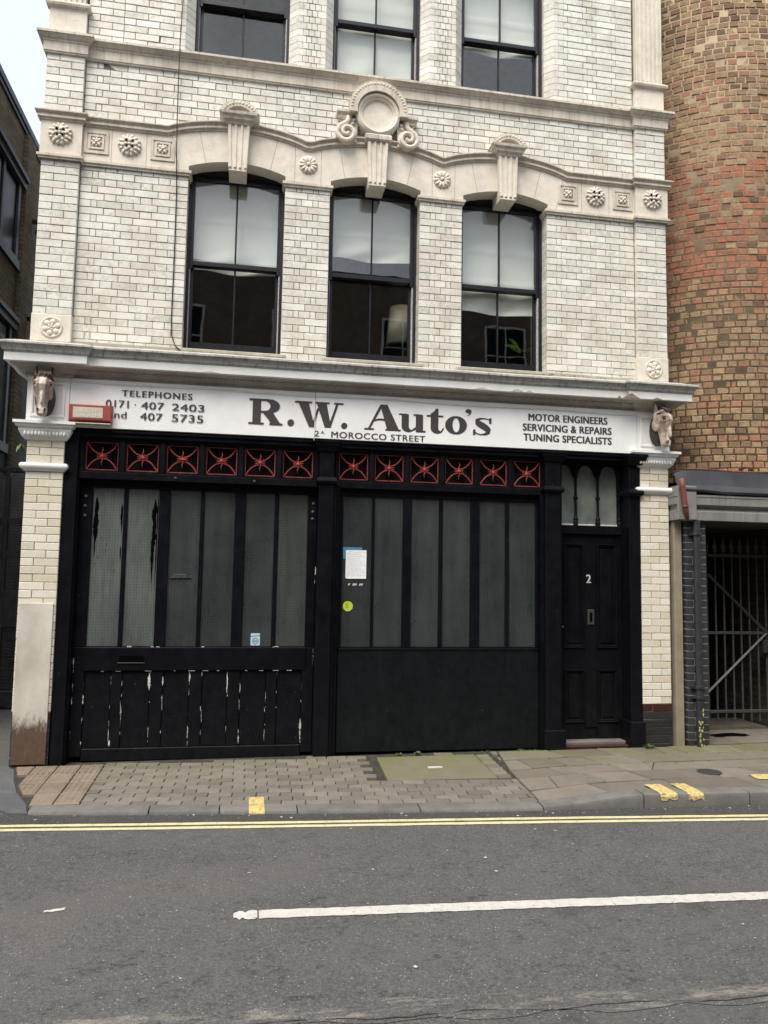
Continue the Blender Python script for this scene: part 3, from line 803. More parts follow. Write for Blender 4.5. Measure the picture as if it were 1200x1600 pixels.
# ---------------------------------------------------------------- stone trim
fr = MB()
def arch(x):
    for a, b in WIN:
        if a-1e-6 <= x <= b+1e-6:
            c, h = (a+b)/2, (b-a)/2; return 5.635+.085*(1-((x-c)/h)**2)
    return 5.575
CX = [(a+b)/2 for a, b in WIN]
def hump(x):
    v = 0
    for c in CX:
        t = abs(x-c)/.66
        if t < 1: v = max(v, 1-t*t)
    return 5.935 + .115*(v**.85)
xs = [PW-.01]
for a, b in WIN:
    x = xs[-1]; nseg = 10
    xs += [x+(a-x)*i/nseg for i in range(1, nseg+1)]
    xs += [a+1e-4] + [a+(b-a)*i/22 for i in range(1, 22)] + [b-1e-4, b]
x = xs[-1]; xs += [x+(6.01-x)*i/10 for i in range(1, 11)]
FY = .022
n = len(xs)
lo = [(x, arch(x) if not any(abs(x-e) < 5e-5 for ab in WIN for e in ab) else 5.575) for x in xs]
hi = [(x, hump(x)+.02) for x in xs]
fr.strip(hi, lo, FY, .20)
fr = fr.build('frieze', M['terracotta'], bld)
prof_top = [(0,-.02),(.012,-.02),(.012,-.006),(.03,0),(.03,.018),(.022,.022),(.026,.034),(.05,.05),(.05,.062),(.0,.075)]
xs2 = [PW+.0+ (6.0-PW)*i/150 for i in range(151)]
MB().sweepx(xs2, lambda x: hump(x)+.0, prof_top, FY).build('frieze_moulding', M['terr_trim'], fr)
for xa in (0, BW-PW):
    o = MB().box(xa-.012, xa+PW+.012, -.022, .06, 5.56, 5.98).build('frieze_block', M['terracotta'], fr)
    s = MB(); s.mould([(xa-.012,.05),(xa-.012,-.022),(xa+PW+.012,-.022),(xa+PW+.012,.06)], [(o_, 5.935+z) for o_, z in prof_top]); s.build('frieze_moulding', M['terr_trim'], fr)
    s = MB(); s.mould([(xa-.012,.05),(xa-.012,-.022),(xa+PW+.012,-.022),(xa+PW+.012,.06)], [(0,5.54),(.008,5.542),(.008,5.556),(.02,5.562),(.02,5.585),(0,5.592)]); s.build('frieze_moulding', M['terr_trim'], fr)
low = [(0,5.538),(.012,5.54),(.012,5.556),(.026,5.563),(.026,5.588),(0,5.597)]
for a, b, l, r in ((PW,1.34,0,1),(2.27,2.72,1,1),(3.64,4.09,1,1),(5.01,6.0,1,0)):
    p = ([(a,.19)] if l else []) + [(a,FY+.02),(b,FY+.02)] + ([(b,.19)] if r else [])
    MB().mould(p, low).build('frieze_moulding', M['terr_trim'], fr)
PATH = [(0,1.2),(0,0),(PW,0),(PW,WY),(6.0,WY),(6.0,0),(BW,0),(BW,1.2)]
MB().mould(PATH, [(0,6.585),(.02,6.59),(.02,6.60),(.028,6.605),(.028,6.69),(.036,6.70),(.036,6.712),(.05,6.72),(.075,6.75),(.082,6.752),(.082,6.775),(.03,6.795),(0,6.80)], .5, .0015).build('string_course', M['terr_trim'], bld)
# fluted pilasters above
for xa in (0, BW-PW):
    s = MB(); s.box(xa+.005, xa+PW-.005, -.004, .06, 6.795, 7.06); o = s.build('pilaster_pedestal', M['terracotta'], bld)
    MB().mould([(xa+.005,.05),(xa+.005,-.004),(xa+PW-.005,-.004),(xa+PW-.005,.05)], [(0,7.05),(.01,7.055),(.03,7.065),(.036,7.085),(.03,7.105),(.01,7.12),(0,7.13)]).build('base_moulding', M['terr_trim'], o)
    s = MB(); s.box(xa+.02, xa+PW-.02, .012, .06, 7.1, 9.6)
    nf = 6; st = (PW-.04)/nf
    for k in range(nf+1):
        x = xa+.02+st*k; s.bbox(x-.014 if k else x, x+.014 if k < nf else x, -.004, .015, 7.12, 9.6, .003)
    s.build('fluted_shaft', M['terracotta'], bld)
    # carved base block
    s = MB(); s.bbox(xa-.004, xa+PW+.004, -.008, .06, 3.80, 4.06, .006); o = s.build('base_block', M['terracotta'], bld)
    c = (xa+PW/2+.005, -.008, 3.935); s = MB()
    s.lathe([(.098,0),(.098,.008),(.09,.012),(.082,.004)], c, 'y', 24)
    for k in range(6):
        a = k*math.pi/3+.3; s.ball((c[0]+.052*math.cos(a), c[1]-.004, c[2]+.052*math.sin(a)), .032,.014,.026, rot=Matrix.Rotation(-a,3,'Y'))
    for k in range(5):
        a = k*math.tau/5; s.ball((c[0]+.022*math.cos(a), c[1]-.01, c[2]+.022*math.sin(a)), .014,.01,.014)
    s.ball((c[0],c[1]-.012,c[2]), .012,.012,.012); s.build('carved_rosette', M['terracotta'], o, smooth=True)

# ornaments of the frieze
def daisy(x, z):
    s = MB(); c = (x, FY, z); s.lathe([(.092,0),(.092,.006),(.086,.010)], c, 'y', 24)
    for k in range(12):
        a = k*math.tau/12+.2; s.ball((x+.056*math.cos(a), FY-.013, z+.056*math.sin(a)), .038,.013,.015, rot=Matrix.Rotation(-a,3,'Y'))
    s.ball((x,FY-.018,z), .022,.018,.022); s.build('rosette', M['terracotta'], fr, smooth=True)
daisy(2.492,5.775); daisy(3.863,5.775)
def boss(x, z, y):
    s = MB(); s.lathe([(.1,0),(.094,.012),(.07,.022),(.05,.03)], (x,y,z), 'y', 20)
    for k in range(14):
        a = k*math.tau/14; s.ball((x+.086*math.cos(a), y-.012, z+.086*math.sin(a)), .024+.004*(k%2),.016,.015, rot=Matrix.Rotation(-a+.25*(k%3-1),3,'Y'))
    for k in range(8):
        a = k*math.tau/8+.2
        s.ball((x+.058*math.cos(a)+.01*math.cos(a+1.2), y-.024, z+.058*math.sin(a)), .022,.014,.017, rot=Matrix.Rotation(-a,3,'Y'))
    for k in range(4):
        a = k*math.tau/4; s.ball((x+.035*math.cos(a), y-.034, z+.035*math.sin(a)), .020,.014,.015, rot=Matrix.Rotation(-a,3,'Y'))
    s.ball((x,y-.036,z), .017,.016,.017)
    o = s.build('leaf_boss', M['terracotta'], fr, smooth=True)
    for k in range(4):
        a = k*math.tau/4+math.pi/4; r = .042 if k in (0,1) else .036; q = .0115 if k in (0,1) else .008
        MB().lathe([(q,.018),(q,.042),(q*.6,.034)], (x+r*math.cos(a), y, z+r*math.sin(a)+.006), 'y', 10).build('drilled_hole', M['void'], o)
for x, z, y in ((.168,5.785,-.022),(.785,5.772,FY),(5.545,5.772,FY),(6.178,5.785,-.022)): boss(x, z, y)
def square(x, z):
    s = MB(); r = .112
    for a, b, y in ((r,.086,.010),(.07,.052,.014)):
        for (x0,x1,z0_,z1) in ((-a,a,b,a),(-a,a,-a,-b),(-a,-b,-b,b),(b,a,-b,b)): s.box(x+x0,x+x1,FY-y,FY+.001,z+z0_,z+z1)
    o = s.build('square_panel', M['terr_trim'], fr)
    s = MB()
    for k in range(4):
        a = math.pi/4+k*math.pi/2; s.ball((x+.028*math.cos(a), FY-.012, z+.028*math.sin(a)), .026,.014,.015, rot=Matrix.Rotation(-a,3,'Y'))
        a += math.pi/4; s.ball((x+.034*math.cos(a), FY-.008, z+.034*math.sin(a)), .018,.01,.011, rot=Matrix.Rotation(-a,3,'Y'))
    s.ball((x,FY-.02,z), .013,.013,.013); s.build('carved_flower', M['terracotta'], o, smooth=True)
for x in (.482,1.09,5.235,5.855): square(x, 5.768)
# keystones
for i, c in enumerate(CX):
    s = MB(); t, b = .105, .085; zt, zb = 6.09, 5.60; yf = -.05
    s.add([(c-b,yf,zb),(c+b,yf,zb),(c+t,yf,zt),(c-t,yf,zt),(c-b,.2,zb),(c+b,.2,zb),(c+t,.2,zt),(c-t,.2,zt)], [(0,1,2,3),(1,5,6,2),(4,0,3,7),(0,4,5,1),(3,2,6,7),(5,4,7,6)])
    o = s.build('keystone', M['terracotta'], bld)
    s = MB()
    for k in range(4):
        u = (k-1.5)/1.5; x0, x1 = c+u*b*.86, c+u*t*.86; hw = .0085 if 0 < k < 3 else .011
        s.add([(x0-hw,yf-.012,zb+.03),(x0+hw,yf-.012,zb+.03),(x1+hw,yf-.012,zt),(x1-hw,yf-.012,zt),(x0-hw-.006,yf,zb+.02),(x0+hw+.006,yf,zb+.02),(x1+hw+.006,yf,zt),(x1-hw-.006,yf,zt)], [(0,1,2,3),(4,5,1,0),(5,6,2,1),(7,4,0,3)])
    s.build('fluting', M['terracotta'], o)
    if i != 1:
        s = MB(); s.mould([(c-.10,.05),(c-.10,yf),(c+.10,yf),(c+.10,.05)], [(0,6.06),(.016,6.065),(.02,6.08),(.045,6.10),(.05,6.125),(.07,6.14),(.075,6.165),(0,6.17)]); s.build('cap_moulding', M['terr_trim'], o)
        A = []; B = []; A2 = []
        for k in range(15):
            a = math.pi*(.12+.76*k/14); A.append((c+.205*math.cos(a), 6.095+.19*math.sin(a))); B.append((c+.135*math.cos(a), 6.10+.125*math.sin(a)))
        s = MB(); s.strip(A, B, yf-.06, .06); s.build('hood', M['terr_trim'], o)
        s = MB(); s.strip([(c+.137*math.cos(math.pi*(.05+.9*k/10)), 6.16+.075*math.sin(math.pi*k/10)) for k in range(11)], [(c+.12*math.cos(math.pi*k/10)*1.0, 6.155) for k in range(11)], yf-.02, .06); s.build('hood_back', M['terracotta'], o)
        s = MB()
        for k in range(13):
            a = math.pi*(.14+.72*k/12); s.ball((c+.17*math.cos(a), yf-.06, 6.098+.158*math.sin(a)), .018,.006,.013, 6, 4, Matrix.Rotation(-a,3,'Y'))
        s.build('carved_leaves', M['terr_trim'], o, smooth=True)
    else:
        s = MB(); s.mould([(c-.105,.05),(c-.105,yf),(c+.105,yf),(c+.105,.05)], [(0,6.05),(.02,6.06),(.03,6.075),(.03,6.115),(.02,6.13),(0,6.135)]); s.build('cap_moulding', M['terr_trim'], o)
# cartouche over the middle window
cx, cz, yf = 3.175, 6.345, -.03
s = MB(); s.lathe([(.225,-.08),(.225,.03),(.21,.045),(.195,.05),(.18,.04),(.178,.028),(.165,.03),(.155,.018),(.15,.006)], (cx,yf,cz), 'y', 40)
ct = s.build('cartouche', M['terracotta'], bld, smooth='auto')
A = []; B = []
for k in range(25):
    a = math.pi*(-.04+1.08*k/24); A.append((cx+.30*math.cos(a), cz+.02+.31*math.sin(a))); B.append((cx+.215*math.cos(a), cz+.01+.215*math.sin(a)))
s = MB(); s.strip(A, B, yf-.07, .06); s.build('hood', M['terr_trim'], ct)
s = MB()
for k in range(26):
    a = math.pi*(.02+.96*k/25); s.ball((cx+.27*math.cos(a), yf-.07, cz+.02+.278*math.sin(a)), .016,.005,.012, 6, 4, Matrix.Rotation(-a,3,'Y'))
s.build('carved_leaves', M['terr_trim'], ct, smooth=True)
for sg in (-1, 1):
    s = MB(); a0 = cx+sg*.325
    lo_, hi_ = min(a0-.0, a0), a0
    s.mould([(a0-.055,.05),(a0-.055,yf+.02),(a0+.055,yf+.02),(a0+.055,.05)], [(0,6.29),(.01,6.295),(.014,6.32),(.035,6.345),(.035,6.37),(0,6.375)]); s.build('scroll_capital', M['terr_trim'], ct)
    s = MB(); pts = []; rad = []
    ox, oz = cx+sg*.30, 6.125
    for k in range(30):
        t = k/29; a = math.pi*.5 + sg*(-1)*t*math.tau*1.45; r = .105*(1-t*.82)
        pts.append((ox+r*math.cos(a)*1.0, yf-.01-.02*t, oz+r*math.sin(a)*.95)); rad.append(.024*(1-t*.5))
    st = [(cx+sg*.325, yf-.005, 6.30),(cx+sg*.335, yf-.005, 6.25),(cx+sg*.375, yf-.005, 6.21)]
    # outer S-curve into the volute
    pts2 = [(cx+sg*.30, yf-.005, 6.30),(cx+sg*.30, yf-.008, 6.26),(cx+sg*.325, yf-.01, 6.225),(cx+sg*.38, yf-.01, 6.19),(cx+sg*.41,yf-.012,6.14)]
    a = 0; ox = cx+sg*.315
    pts = list(pts2); rad = [.022,.024,.026,.027,.027]
    for k in range(1, 30):
        t = k/29; a = -t*math.tau*1.5 + .1; r = .098*(1-t*.85)
        pts.append((ox+sg*r*math.cos(a), yf-.012-.025*t, 6.125+r*math.sin(a))); rad.append(.026*(1-t*.45))
    s.tube(pts, rad, 8); s.lathe([(.105,-.05),(.105,.0),(.09,.012)], (ox,yf,6.125), 'y', 20)
    s.prism([(cx+sg*.21,6.05),(cx+sg*.31,6.05),(cx+sg*.34,6.2),(cx+sg*.31,6.30),(cx+sg*.2,6.30)][::sg], yf+.012, .05)
    s.build('scroll', M['terracotta'], ct, smooth='auto')
    s = MB()
    for k in range(5):
        s.ball((cx+sg*(.245+.012*k), yf+.0, 6.27-.04*k), .028,.014,.014, rot=Matrix.Rotation(sg*(.9-.2*k),3,'Y'))
    s.build('acanthus_leaf', M['terracotta'], ct, smooth=True)

# ---------------------------------------------------------------- main cornice, sign zone, lower capitals
PATH2 = [(0,.9),(0,-.0),(PW+.02,-.0),(PW+.02,.04),(5.98,.04),(5.98,0),(BW,0),(BW,.9)]
MB().mould(PATH2, [(0,3.645),(.175,3.645),(.178,3.652),(.185,3.658),(.19,3.675),(.205,3.70),(.215,3.706),(.222,3.712),(.222,3.728),(.10,3.775),(0,3.80)], .35, .003).build('cornice', M['cornice'], bld)
MB().mould(PATH2, [(0,3.566),(.165,3.566),(.168,3.57),(.168,3.642),(.17,3.6445),(0,3.6445)], .35, .002).build('corona', M['white_paint'], bld)
MB().mould(PATH2, [(0,3.475),(.022,3.475),(.022,3.5),(.03,3.505),(.05,3.512),(.058,3.525),(.075,3.545),(.11,3.558),(.13,3.5655),(0,3.5655)], .5).build('bed_moulding', M['bed'], bld)
s = MB()
for k in range(150):
    x = PW+.09+k*(5.98-PW-.13)/150; s.ball((x, -.036, 3.538), .011,.010,.013, 6, 4)
s.build('leaf_carving', M['bed'], bld, smooth=True, kind='stuff')
for a, b in ((.37,1.30),(1.30,2.30),(2.66,3.70),(4.03,5.05),(5.05,5.97)):
    MB().bbox(a+.005, b-.005, -.002+.03, .15, 3.795, 3.835, .006).build('flashing_stone', M['sill_stone'], bld)
for a, b in WIN: MB().bbox(a-.05, b+.05, .022, .24, 3.802, 3.836, .006).build('sill', M['sill_stone'], bld)
for xa, o_ in ((0, 0), (BW-PW-.02, 1)):
    x0, x1 = (0, PW+.02) if not o_ else (5.98, BW)
    s = MB(); s.box(x0, x1, -.004, .3, 3.05, 3.475); bl_ = s.build('frieze_end_block', M['white_paint'], bld)
    s = MB(); fw = .05
    for q in ((x0+.035,x1-.035,3.40,3.425),(x0+.035,x1-.035,3.10,3.125),(x0+.035,x0+.06,3.125,3.40),(x1-.06,x1-.035,3.125,3.40)): s.bbox(q[0],q[1],-.016,.0,q[2],q[3],.004)
    s.build('plaque_frame', M['white_paint'], bl_)
    s = MB(); pa, pb = (x0+.01, x1-.015)
    s.mould([(pa,.3),(pa,0),(pb,0),(pb,.3)], [(0,2.885),(.012,2.89),(.018,2.90),(.03,2.912),(.05,2.955),(.055,2.965),(.055,2.99),(.075,3.0),(.08,3.02),(.095,3.025),(.095,3.05),(0,3.055)]); cp = s.build('capital', M['white_paint'], bld)
    s = MB()
    for k in range(12): s.ball((pa-.012+(pb-pa+.024)*(k+.5)/12, -.046, 2.937), .0145,.013,.026, 7, 5)
    s.build('egg_carving', M['white_paint'], cp, smooth=True)
    s = MB(); s.mould([(pa+.006,.3),(pa+.006,0),(pb-.006,0),(pb-.006,.3)], [(0,2.60),(.012,2.603),(.018,2.615),(.03,2.622),(.042,2.64),(.042,2.655),(.032,2.672),(0,2.678)]); s.build('ring_moulding', M['white_paint'], bld, smooth='auto')
# rusty guard plate over the left pilaster foot
s = MB(); s.bbox(.035,.325,-.016,-.001,.01,1.415,.003); gp = s.build('guard_plate', M['plate'], bld); gp['label'] = 'cream metal guard plate with rusted foot'

# ---------------------------------------------------------------- sash windows
def blind_mesh(x0, x1, zt, zb, y, folds, sag=.0):
    s = MB(); nx, nz = 24, 28
    for j in range(nz+1):
        for i in range(nx+1):
            u, v = i/nx, j/nz
            yy = y + .006*math.sin(u*7+v*3)+.008*math.sin(u*3.1+1)*v
            for f in folds: yy -= .014*math.exp(-((v-f)/.018)**2)
            lowv = max(0, (v-.72)/.28)
            yy += .022*lowv*math.sin(u*8+v*17)*math.sin(math.pi*u)
            s.v.append((x0+(x1-x0)*u, yy, zt+(zb-zt)*v + .012*lowv*math.sin(u*6+1)))
    for j in range(nz):
        for i in range(nx):
            a = j*(nx+1)+i; s.f.append((a+nx+1, a+nx+2, a+1, a))
    return s
def sash_window(a, b, zb, zm, zt, zhead, blind, arched=True):
    c = (a+b)/2; f = .024; s = MB(); yf = .19
    s.box(a+.001, a+f, yf, .33, zb, zhead); s.box(b-f, b-.001, yf, .33, zb, zhead); s.box(a+f, b-f, yf+.001, .33, zb, zb+.02)
    if arched:
        s.box(a+f, b-f, yf+.012, .33, zt+.0, zt+.11)
        s.box(a+f, b-f, yf+.002, .30, zt+.012, zt+.03)
    else: s.box(a+f, b-f, yf+.012, .33, zt, zhead)
    wn = s.build('window', M['sash'], bld)
    st = .032
    # upper sash (outer)
    y0, y1 = yf+.035, yf+.075; s = MB(); L, Rr = a+f, b-f
    s.box(L,L+st,y0,y1,zm-.02,zt); s.box(Rr-st,Rr,y0,y1,zm-.02,zt); s.box(L+st,Rr-st,y0,y1,zt-.04,zt); s.bbox(L+st-.001,Rr-st+.001,y0-.004,y1,zm-.022,zm+.022,.003)
    s.bbox(c-.009,c+.009,y0+.006,y1-.006,zm+.022,zt-.04,.004)
    for q in (L+.0, Rr-.03): s.box(q, q+.03, y0-.002, y1-.006, zm-.055, zm-.02)
    s.build('sash', M['sash'], wn)
    for p, q in ((L+st,c-.009),(c+.009,Rr-st)): MB().box(p,q,y0+.018,y0+.022,zm+.022,zt-.04).build('pane', M['glass'], wn)
    # lower sash (inner)
    y0, y1 = yf+.082, yf+.12; s = MB(); br = .115
    s.box(L+.006,L+.006+st,y0,y1,zb+.02,zm+.02); s.box(Rr-st-.006,Rr-.006,y0,y1,zb+.02,zm+.02); s.box(L+.006+st,Rr-st-.006,y0,y1,zb+.02,zb+.02+br); s.box(L+.006+st,Rr-.006-st,y0,y1,zm-.018,zm+.02)
    s.bbox(c-.009,c+.009,y0+.004,y1-.006,zb+.02+br,zm-.018,.004); s.build('sash', M['sash'], wn)
    for p, q in ((L+.006+st,c-.009),(c+.009,Rr-st-.006)): MB().box(p,q,y0+.018,y0+.022,zb+.02+br,zm-.018).build('pane', M['glass'], wn)
    for q0, q1 in ((Rr-.010,Rr-.0005),(L+.0005,L+.008)): MB().box(q0,q1,yf+.04,yf+.08,zb+.02,zm-.06).build('sash_bead', M['bead'], wn)
    for (zt_, zb_, folds) in blind:
        blind_mesh(a+.035, b-.035, zt_, zb_, .335, folds).build('blind', M['blind'], wn, smooth=True)
sash_window(*WIN[0], 3.837, 4.755, 5.645, 5.68, [(5.66,4.72,(.42,))])
sash_window(*WIN[1], 3.837, 4.755, 5.645, 5.68, [(5.66,4.98,(.62,))])
sash_window(*WIN[2], 3.837, 4.755, 5.645, 5.68, [(5.66,4.52,(.4,.72))])
ZA, ZM, ZT, ZH = 6.80, 7.50, 8.35, 8.45
sash_window(*W2[0], ZA, ZM, ZT, ZH, [], False)
sash_window(*W2[1], ZA, ZM, ZT, ZH, [(8.4,6.83,(.4,.7))], False)
sash_window(*W2[2], ZA, ZM, ZT, ZH, [(8.4,7.44,(.6,.82))], False)
for a, b in W2: MB().box(a-.01,b+.01,WY+.03,.35,ZH-.001,9.6).build('lintel', M['terracotta'], bld)

M['raw_stone'] = m_simple('broken_raw_stone', (.3,.22,.15), (.2,.15,.1), 20, .9, .6, 40)
for x, w_, h_ in ((5.83,.10,.05),(5.72,.03,.025),(6.12,.06,.02),(1.62,.10,.018),(4.25,.12,.022),(4.62,.08,.03),(4.75,.05,.02)):
    pts = [(x-w_*.9,3.567),(x+w_,3.567),(x+w_*.5,3.567+h_*.5),(x+w_*.1,3.567+h_),(x-w_*.3,3.567+h_*.8),(x-w_*.6,3.567+h_*.3)]
    yy = -.1335 if PW+.2 < x < 5.78 else -.1725
    MB().prism(pts, yy, yy+.02).build('broken_patch', M['raw_stone'] if x > 5.7 else M['cornice'], bld)

# hairline joints between the terracotta blocks of the frieze
for x, lean in ((1.5,-.25),(2.12,.22),(2.36,0),(2.62,0),(2.86,-.2),(3.5,.2),(3.76,0),(4.0,0),(4.24,-.22),(4.86,.25),(.62,0),(.94,0),(5.39,0),(5.70,0),(5.10,.3),(1.25,-.3)):
    z0_ = arch(x)+.004; z1 = hump(x)-.02
    MB().add([(x-.0016,FY-.0006,z0_),(x+.0016,FY-.0006,z0_),(x+.0016+lean*.3,FY-.0006,z1),(x-.0016+lean*.3,FY-.0006,z1)], [(0,1,2,3)]).build('block_joint', M['mortar'], fr)
# ---------------------------------------------------------------- black timber shop front
sf = MB()
def post(x0, x1, yf, zt=3.0, zb=-.02): return MB().bbox(x0,x1,yf,.30,zb,zt,.006)
s = post(PW+.004,.462,.018); s.box(.462,.476,.05,.30,-.02,2.55); o = s.build('door_post', M['black'], bld)
s = post(2.675,2.815,-.02,2.93); s.box(2.815,2.845,.01,.3,-.02,2.57); s.box(2.845,2.885,.05,.3,-.02,2.57); cpost = s.build('door_post', M['black'], bld)
s = post(4.965,5.13,-.02,2.93,.2); s.box(4.935,4.965,.03,.3,-.02,2.57); rpost = s.build('door_post', M['black'], bld)
MB().bbox(4.945,5.165,-.05,.3,-.01,.225,.008).build('plinth_block', M['black'], rpost)
s = post(5.885,6.008,.0,2.93); fpost = s.build('door_post', M['black'], bld)
MB().bbox(5.86,6.02,-.04,.3,-.01,.29,.008).build('plinth_block', M['black'], fpost)
s = post(5.13,5.2,.12,2.95); s.build('door_jamb', M['black'], bld)
def post_cap(x0, x1, par):
    MB().mould([(x0,.25),(x0,-.02),(x1,-.02),(x1,.25)], [(0,2.895),(.018,2.90),(.024,2.915),(.03,2.93),(.05,2.955),(.05,2.97),(.062,2.98),(.062,3.008),(0,3.012)]).build('post_capital', M['black'], par)
    MB().mould([(x0,.25),(x0,-.02),(x1,-.02),(x1,.25)], [(0,2.575),(.01,2.58),(.022,2.59),(.03,2.61),(.024,2.63),(.012,2.645),(0,2.65)]).build('post_collar', M['black'], par)
post_cap(2.675,2.815,cpost); post_cap(4.965,5.13,rpost); post_cap(5.885,6.0,fpost)
# head beam under the sign, grille row
s = MB(); s.bbox(PW+.002,6.0,.03,.3,2.945,3.02,.004); s.bbox(PW+.002,6.0,.012,.06,2.985,3.012,.004); s.build('head_beam', M['black'], bld)
def grille_mesh(boss_):
    s = MB(); h = .127; r = .0045; w_ = .14
    for p, q in (((-w_,h),(w_,h)),((w_,h),(w_,-h)),((w_,-h),(-w_,-h)),((-w_,-h),(-w_,h))): s.tube([(p[0],0,p[1]),(q[0],0,q[1])], r, 5)
    for sg in (1,-1):
        A = []
        for k in range(15):
            t = -1+2*k/14; A.append((t*(w_-.004), -.004, sg*(.02+(h-.02)*abs(t)**2.3)))
        s.tube(A, r*1.3, 5)
        s.tube([(0,-.008,0),(sg*-.004,-.01,sg*.03),(sg*.006,-.01,sg*.06),(0,-.006,sg*.085)], [.007,.005,.004,.0015], 5)
        for q in (1,-1): s.tube([(0,-.006,q*.004),(sg*.04,-.008,q*.009),(sg*.05,-.006,q*.012)], [.005,.004,.0015], 5)
    if boss_: s.lathe([(.018,0),(.018,.012),(.012,.018),(.006,.02)], (0,0,0), 'y', 12)
    else: s.tube([(-.03,-.01,0),(.03,-.01,0)], .012, 6)
    return s.mesh('iron_grille', M['red_iron'], center=(0,0,0))[0]
gm = grille_mesh(True); gm2 = grille_mesh(False)
XL = [.66+.3625*i for i in range(6)]; XR = [3.015+.3575*i for i in range(6)]
s = MB()
for xs_, e0, e1 in ((XL,.462,2.675),(XR,2.83,4.965)):
    s.bbox(e0, e1, .05, .3, 2.555, 2.625, .006); s.bbox(e0, e1, .06, .3, 2.922, 2.95, .004)
    edges = [e0] + [q for c in xs_ for q in (c-.158, c+.158)] + [e1]
    for a, b in zip(edges[::2], edges[1::2]):
        if b-a > .004: s.bbox(a, b, .058, .3, 2.625, 2.922, .005)
    s.box(e0, e1, .16, .2, 2.6, 2.94)
tr = s.build('transom', M['black'], bld)
for i, c in enumerate(XL+XR):
    s = MB(); a, b, z0_, z1 = c-.157, c+.157, 2.626, 2.921
    for q in ((a,b,z0_,z0_+.014),(a,b,z1-.014,z1),(a,a+.014,z0_+.014,z1-.014),(b-.014,b,z0_+.014,z1-.014)): s.bbox(q[0],q[1],.07,.11,q[2],q[3],.004)
    o = s.build('transom_light', M['black'], bld)
    MB().box(a,b,.14,.145,z0_,z1).build('pane', M['dark_pane'], o)
    g = place('grille', gm2 if i == 2 else gm, (c,.092,2.774), o); g['label'] = 'red iron grille of curved bars'
for x in (1.21,2.42,3.75): pass
s = MB()
for x, z in ((1.33,2.59),(2.06,2.588)): s.lathe([(.014,0),(.012,.008),(.005,.011)], (x,.05,z), 'y', 10)
s.build('bolt', M['iron'], tr)
# glazed garage doors
def garage(panes, xa, xb, yf, zt, name, wired):
    zb_, zp = 1.015, 2.485
    d = MB(); d.box(xa+.01, xb-.01, yf+.035, yf+.06, .05, zt)
    root = d.build(name, M['black'], bld)
    def rail(x0,x1,z0_,z1,dy=0,nm='rail'): return MB().bbox(x0,x1,yf+dy,yf+.045,z0_,z1,.006).build(nm, M['black'], root)
    rail(xa, xb, zp, zt)
    rail(xa, panes[0][0], zb_, zp, nm='stile'); rail(panes[-1][1], xb, zb_, zp, nm='stile')
    for i in range(5):
        a, b = panes[i][1], panes[i+1][0]; rail(a, b, zb_, zp, 0 if b-a > .06 else .006, 'mullion' if b-a > .06 else 'glazing_bar')
    for i, (a, b) in enumerate(panes):
        MB().box(a-.004,b+.004,yf+.022,yf+.030,zb_-.004,zp+.004).build('pane', wired[i], root)
        MB().bbox(a,b,yf+.010,yf+.03,zb_,zb_+.010,.003).build('putty_bead', M['black'], root)
    return root
PL = [(.588,.862),(.902,1.182),(1.285,1.563),(1.602,1.886),(1.986,2.262),(2.302,2.582)]
PR = [(2.927,3.212),(3.242,3.522),(3.612,3.89),(3.932,4.216),(4.312,4.582),(4.625,4.902)]
wd, wp = M['wired'], M['wired_pale']
lg = garage(PL, .476, 2.672, .135, 2.555, 'garage_door', [wp,wp,wd,wd,wd,wd]); lg['label'] = 'left garage door with torn backing and peeling boards'
rg = garage(PR, 2.885, 4.935, .10, 2.56, 'garage_door', [wd]*6); rg['label'] = 'right garage door with flat sheet lower panel'
# left door: mid rail, boards, bottom rail
MB().bbox(.56,2.60,.128,.18,.80,1.015,.006).build('mid_rail', M['black'], lg)
for a, b, nm in ((.476,.585,'stile'),(2.565,2.672,'stile')): MB().bbox(a,b,.135,.18,.03,1.015 if b<1 else 1.015,.006).build(nm, M['black_chip'], lg)
cuts = [.587,.82,.92,1.165,1.28,1.52,1.635,1.87,1.985,2.225,2.33,2.563]
for i, (a, b) in enumerate(zip(cuts, cuts[1:])):
    MB().bbox(a+.002,b-.002,.152 if i % 2 == 0 else .143,.18,.105,.798,.004).build('board', M['black_chip'], lg)
MB().bbox(.587,2.563,.138,.18,-.01,.103,.006).build('bottom_rail', M['black_chip'], lg)
s = MB(); s.box(.885,1.105,.1275,.14,.875,.938); o = s.build('letter_slot', M['void'], lg); MB().bbox(.875,1.115,.12,.129,.868,.876,.002).build('slot_lip', M['iron'], o)
# torn dark patches on the backed panes
s = MB()
def tear(x, z0_, z1, w_, n=14, bias=0):
    A = []; B = []; n *= 2; l = r_ = 0.
    for k in range(n+1):
        t = k/n; env = min(1, t*6+.1)*min(1, (1-t)*2.2+.03)
        l = l*.8+random.gauss(0,.11); r_ = r_*.8+random.gauss(0,.11)
        cx_ = x+bias*t; z = z1+(z0_-z1)*t; hw = w_*.5*env
        A.append((cx_-hw*max(.05,.7+l), z)); B.append((cx_+hw*max(.05,.7+r_), z))
    s.strip(B, A, .1545, .157)
tear(.62,1.84,2.40,.06,18,-.004); tear(.848,2.05,2.34,.024); tear(.85,1.80,1.95,.014,6); tear(1.148,1.60,2.40,.055,26,-.012); tear(1.172,1.55,2.42,.014,26,-.004)
for k in range(6): tear(.60+random.uniform(.0,.22),1.7+k*.06,1.73+k*.06,.006,4)
s.build('torn_backing', M['void'], lg)
s = MB()
for (x,y,z) in [(.525,.135,2.40),(.522,.135,2.31),(.522,.135,2.22),(2.635,.135,2.40),(2.632,.135,2.32),(2.63,.135,2.25)]: s.lathe([(.016,0),(.014,.008),(.006,.014)], (x,y,z), 'y', 10)
s.build('bolt_head', M['gate_iron'], lg)
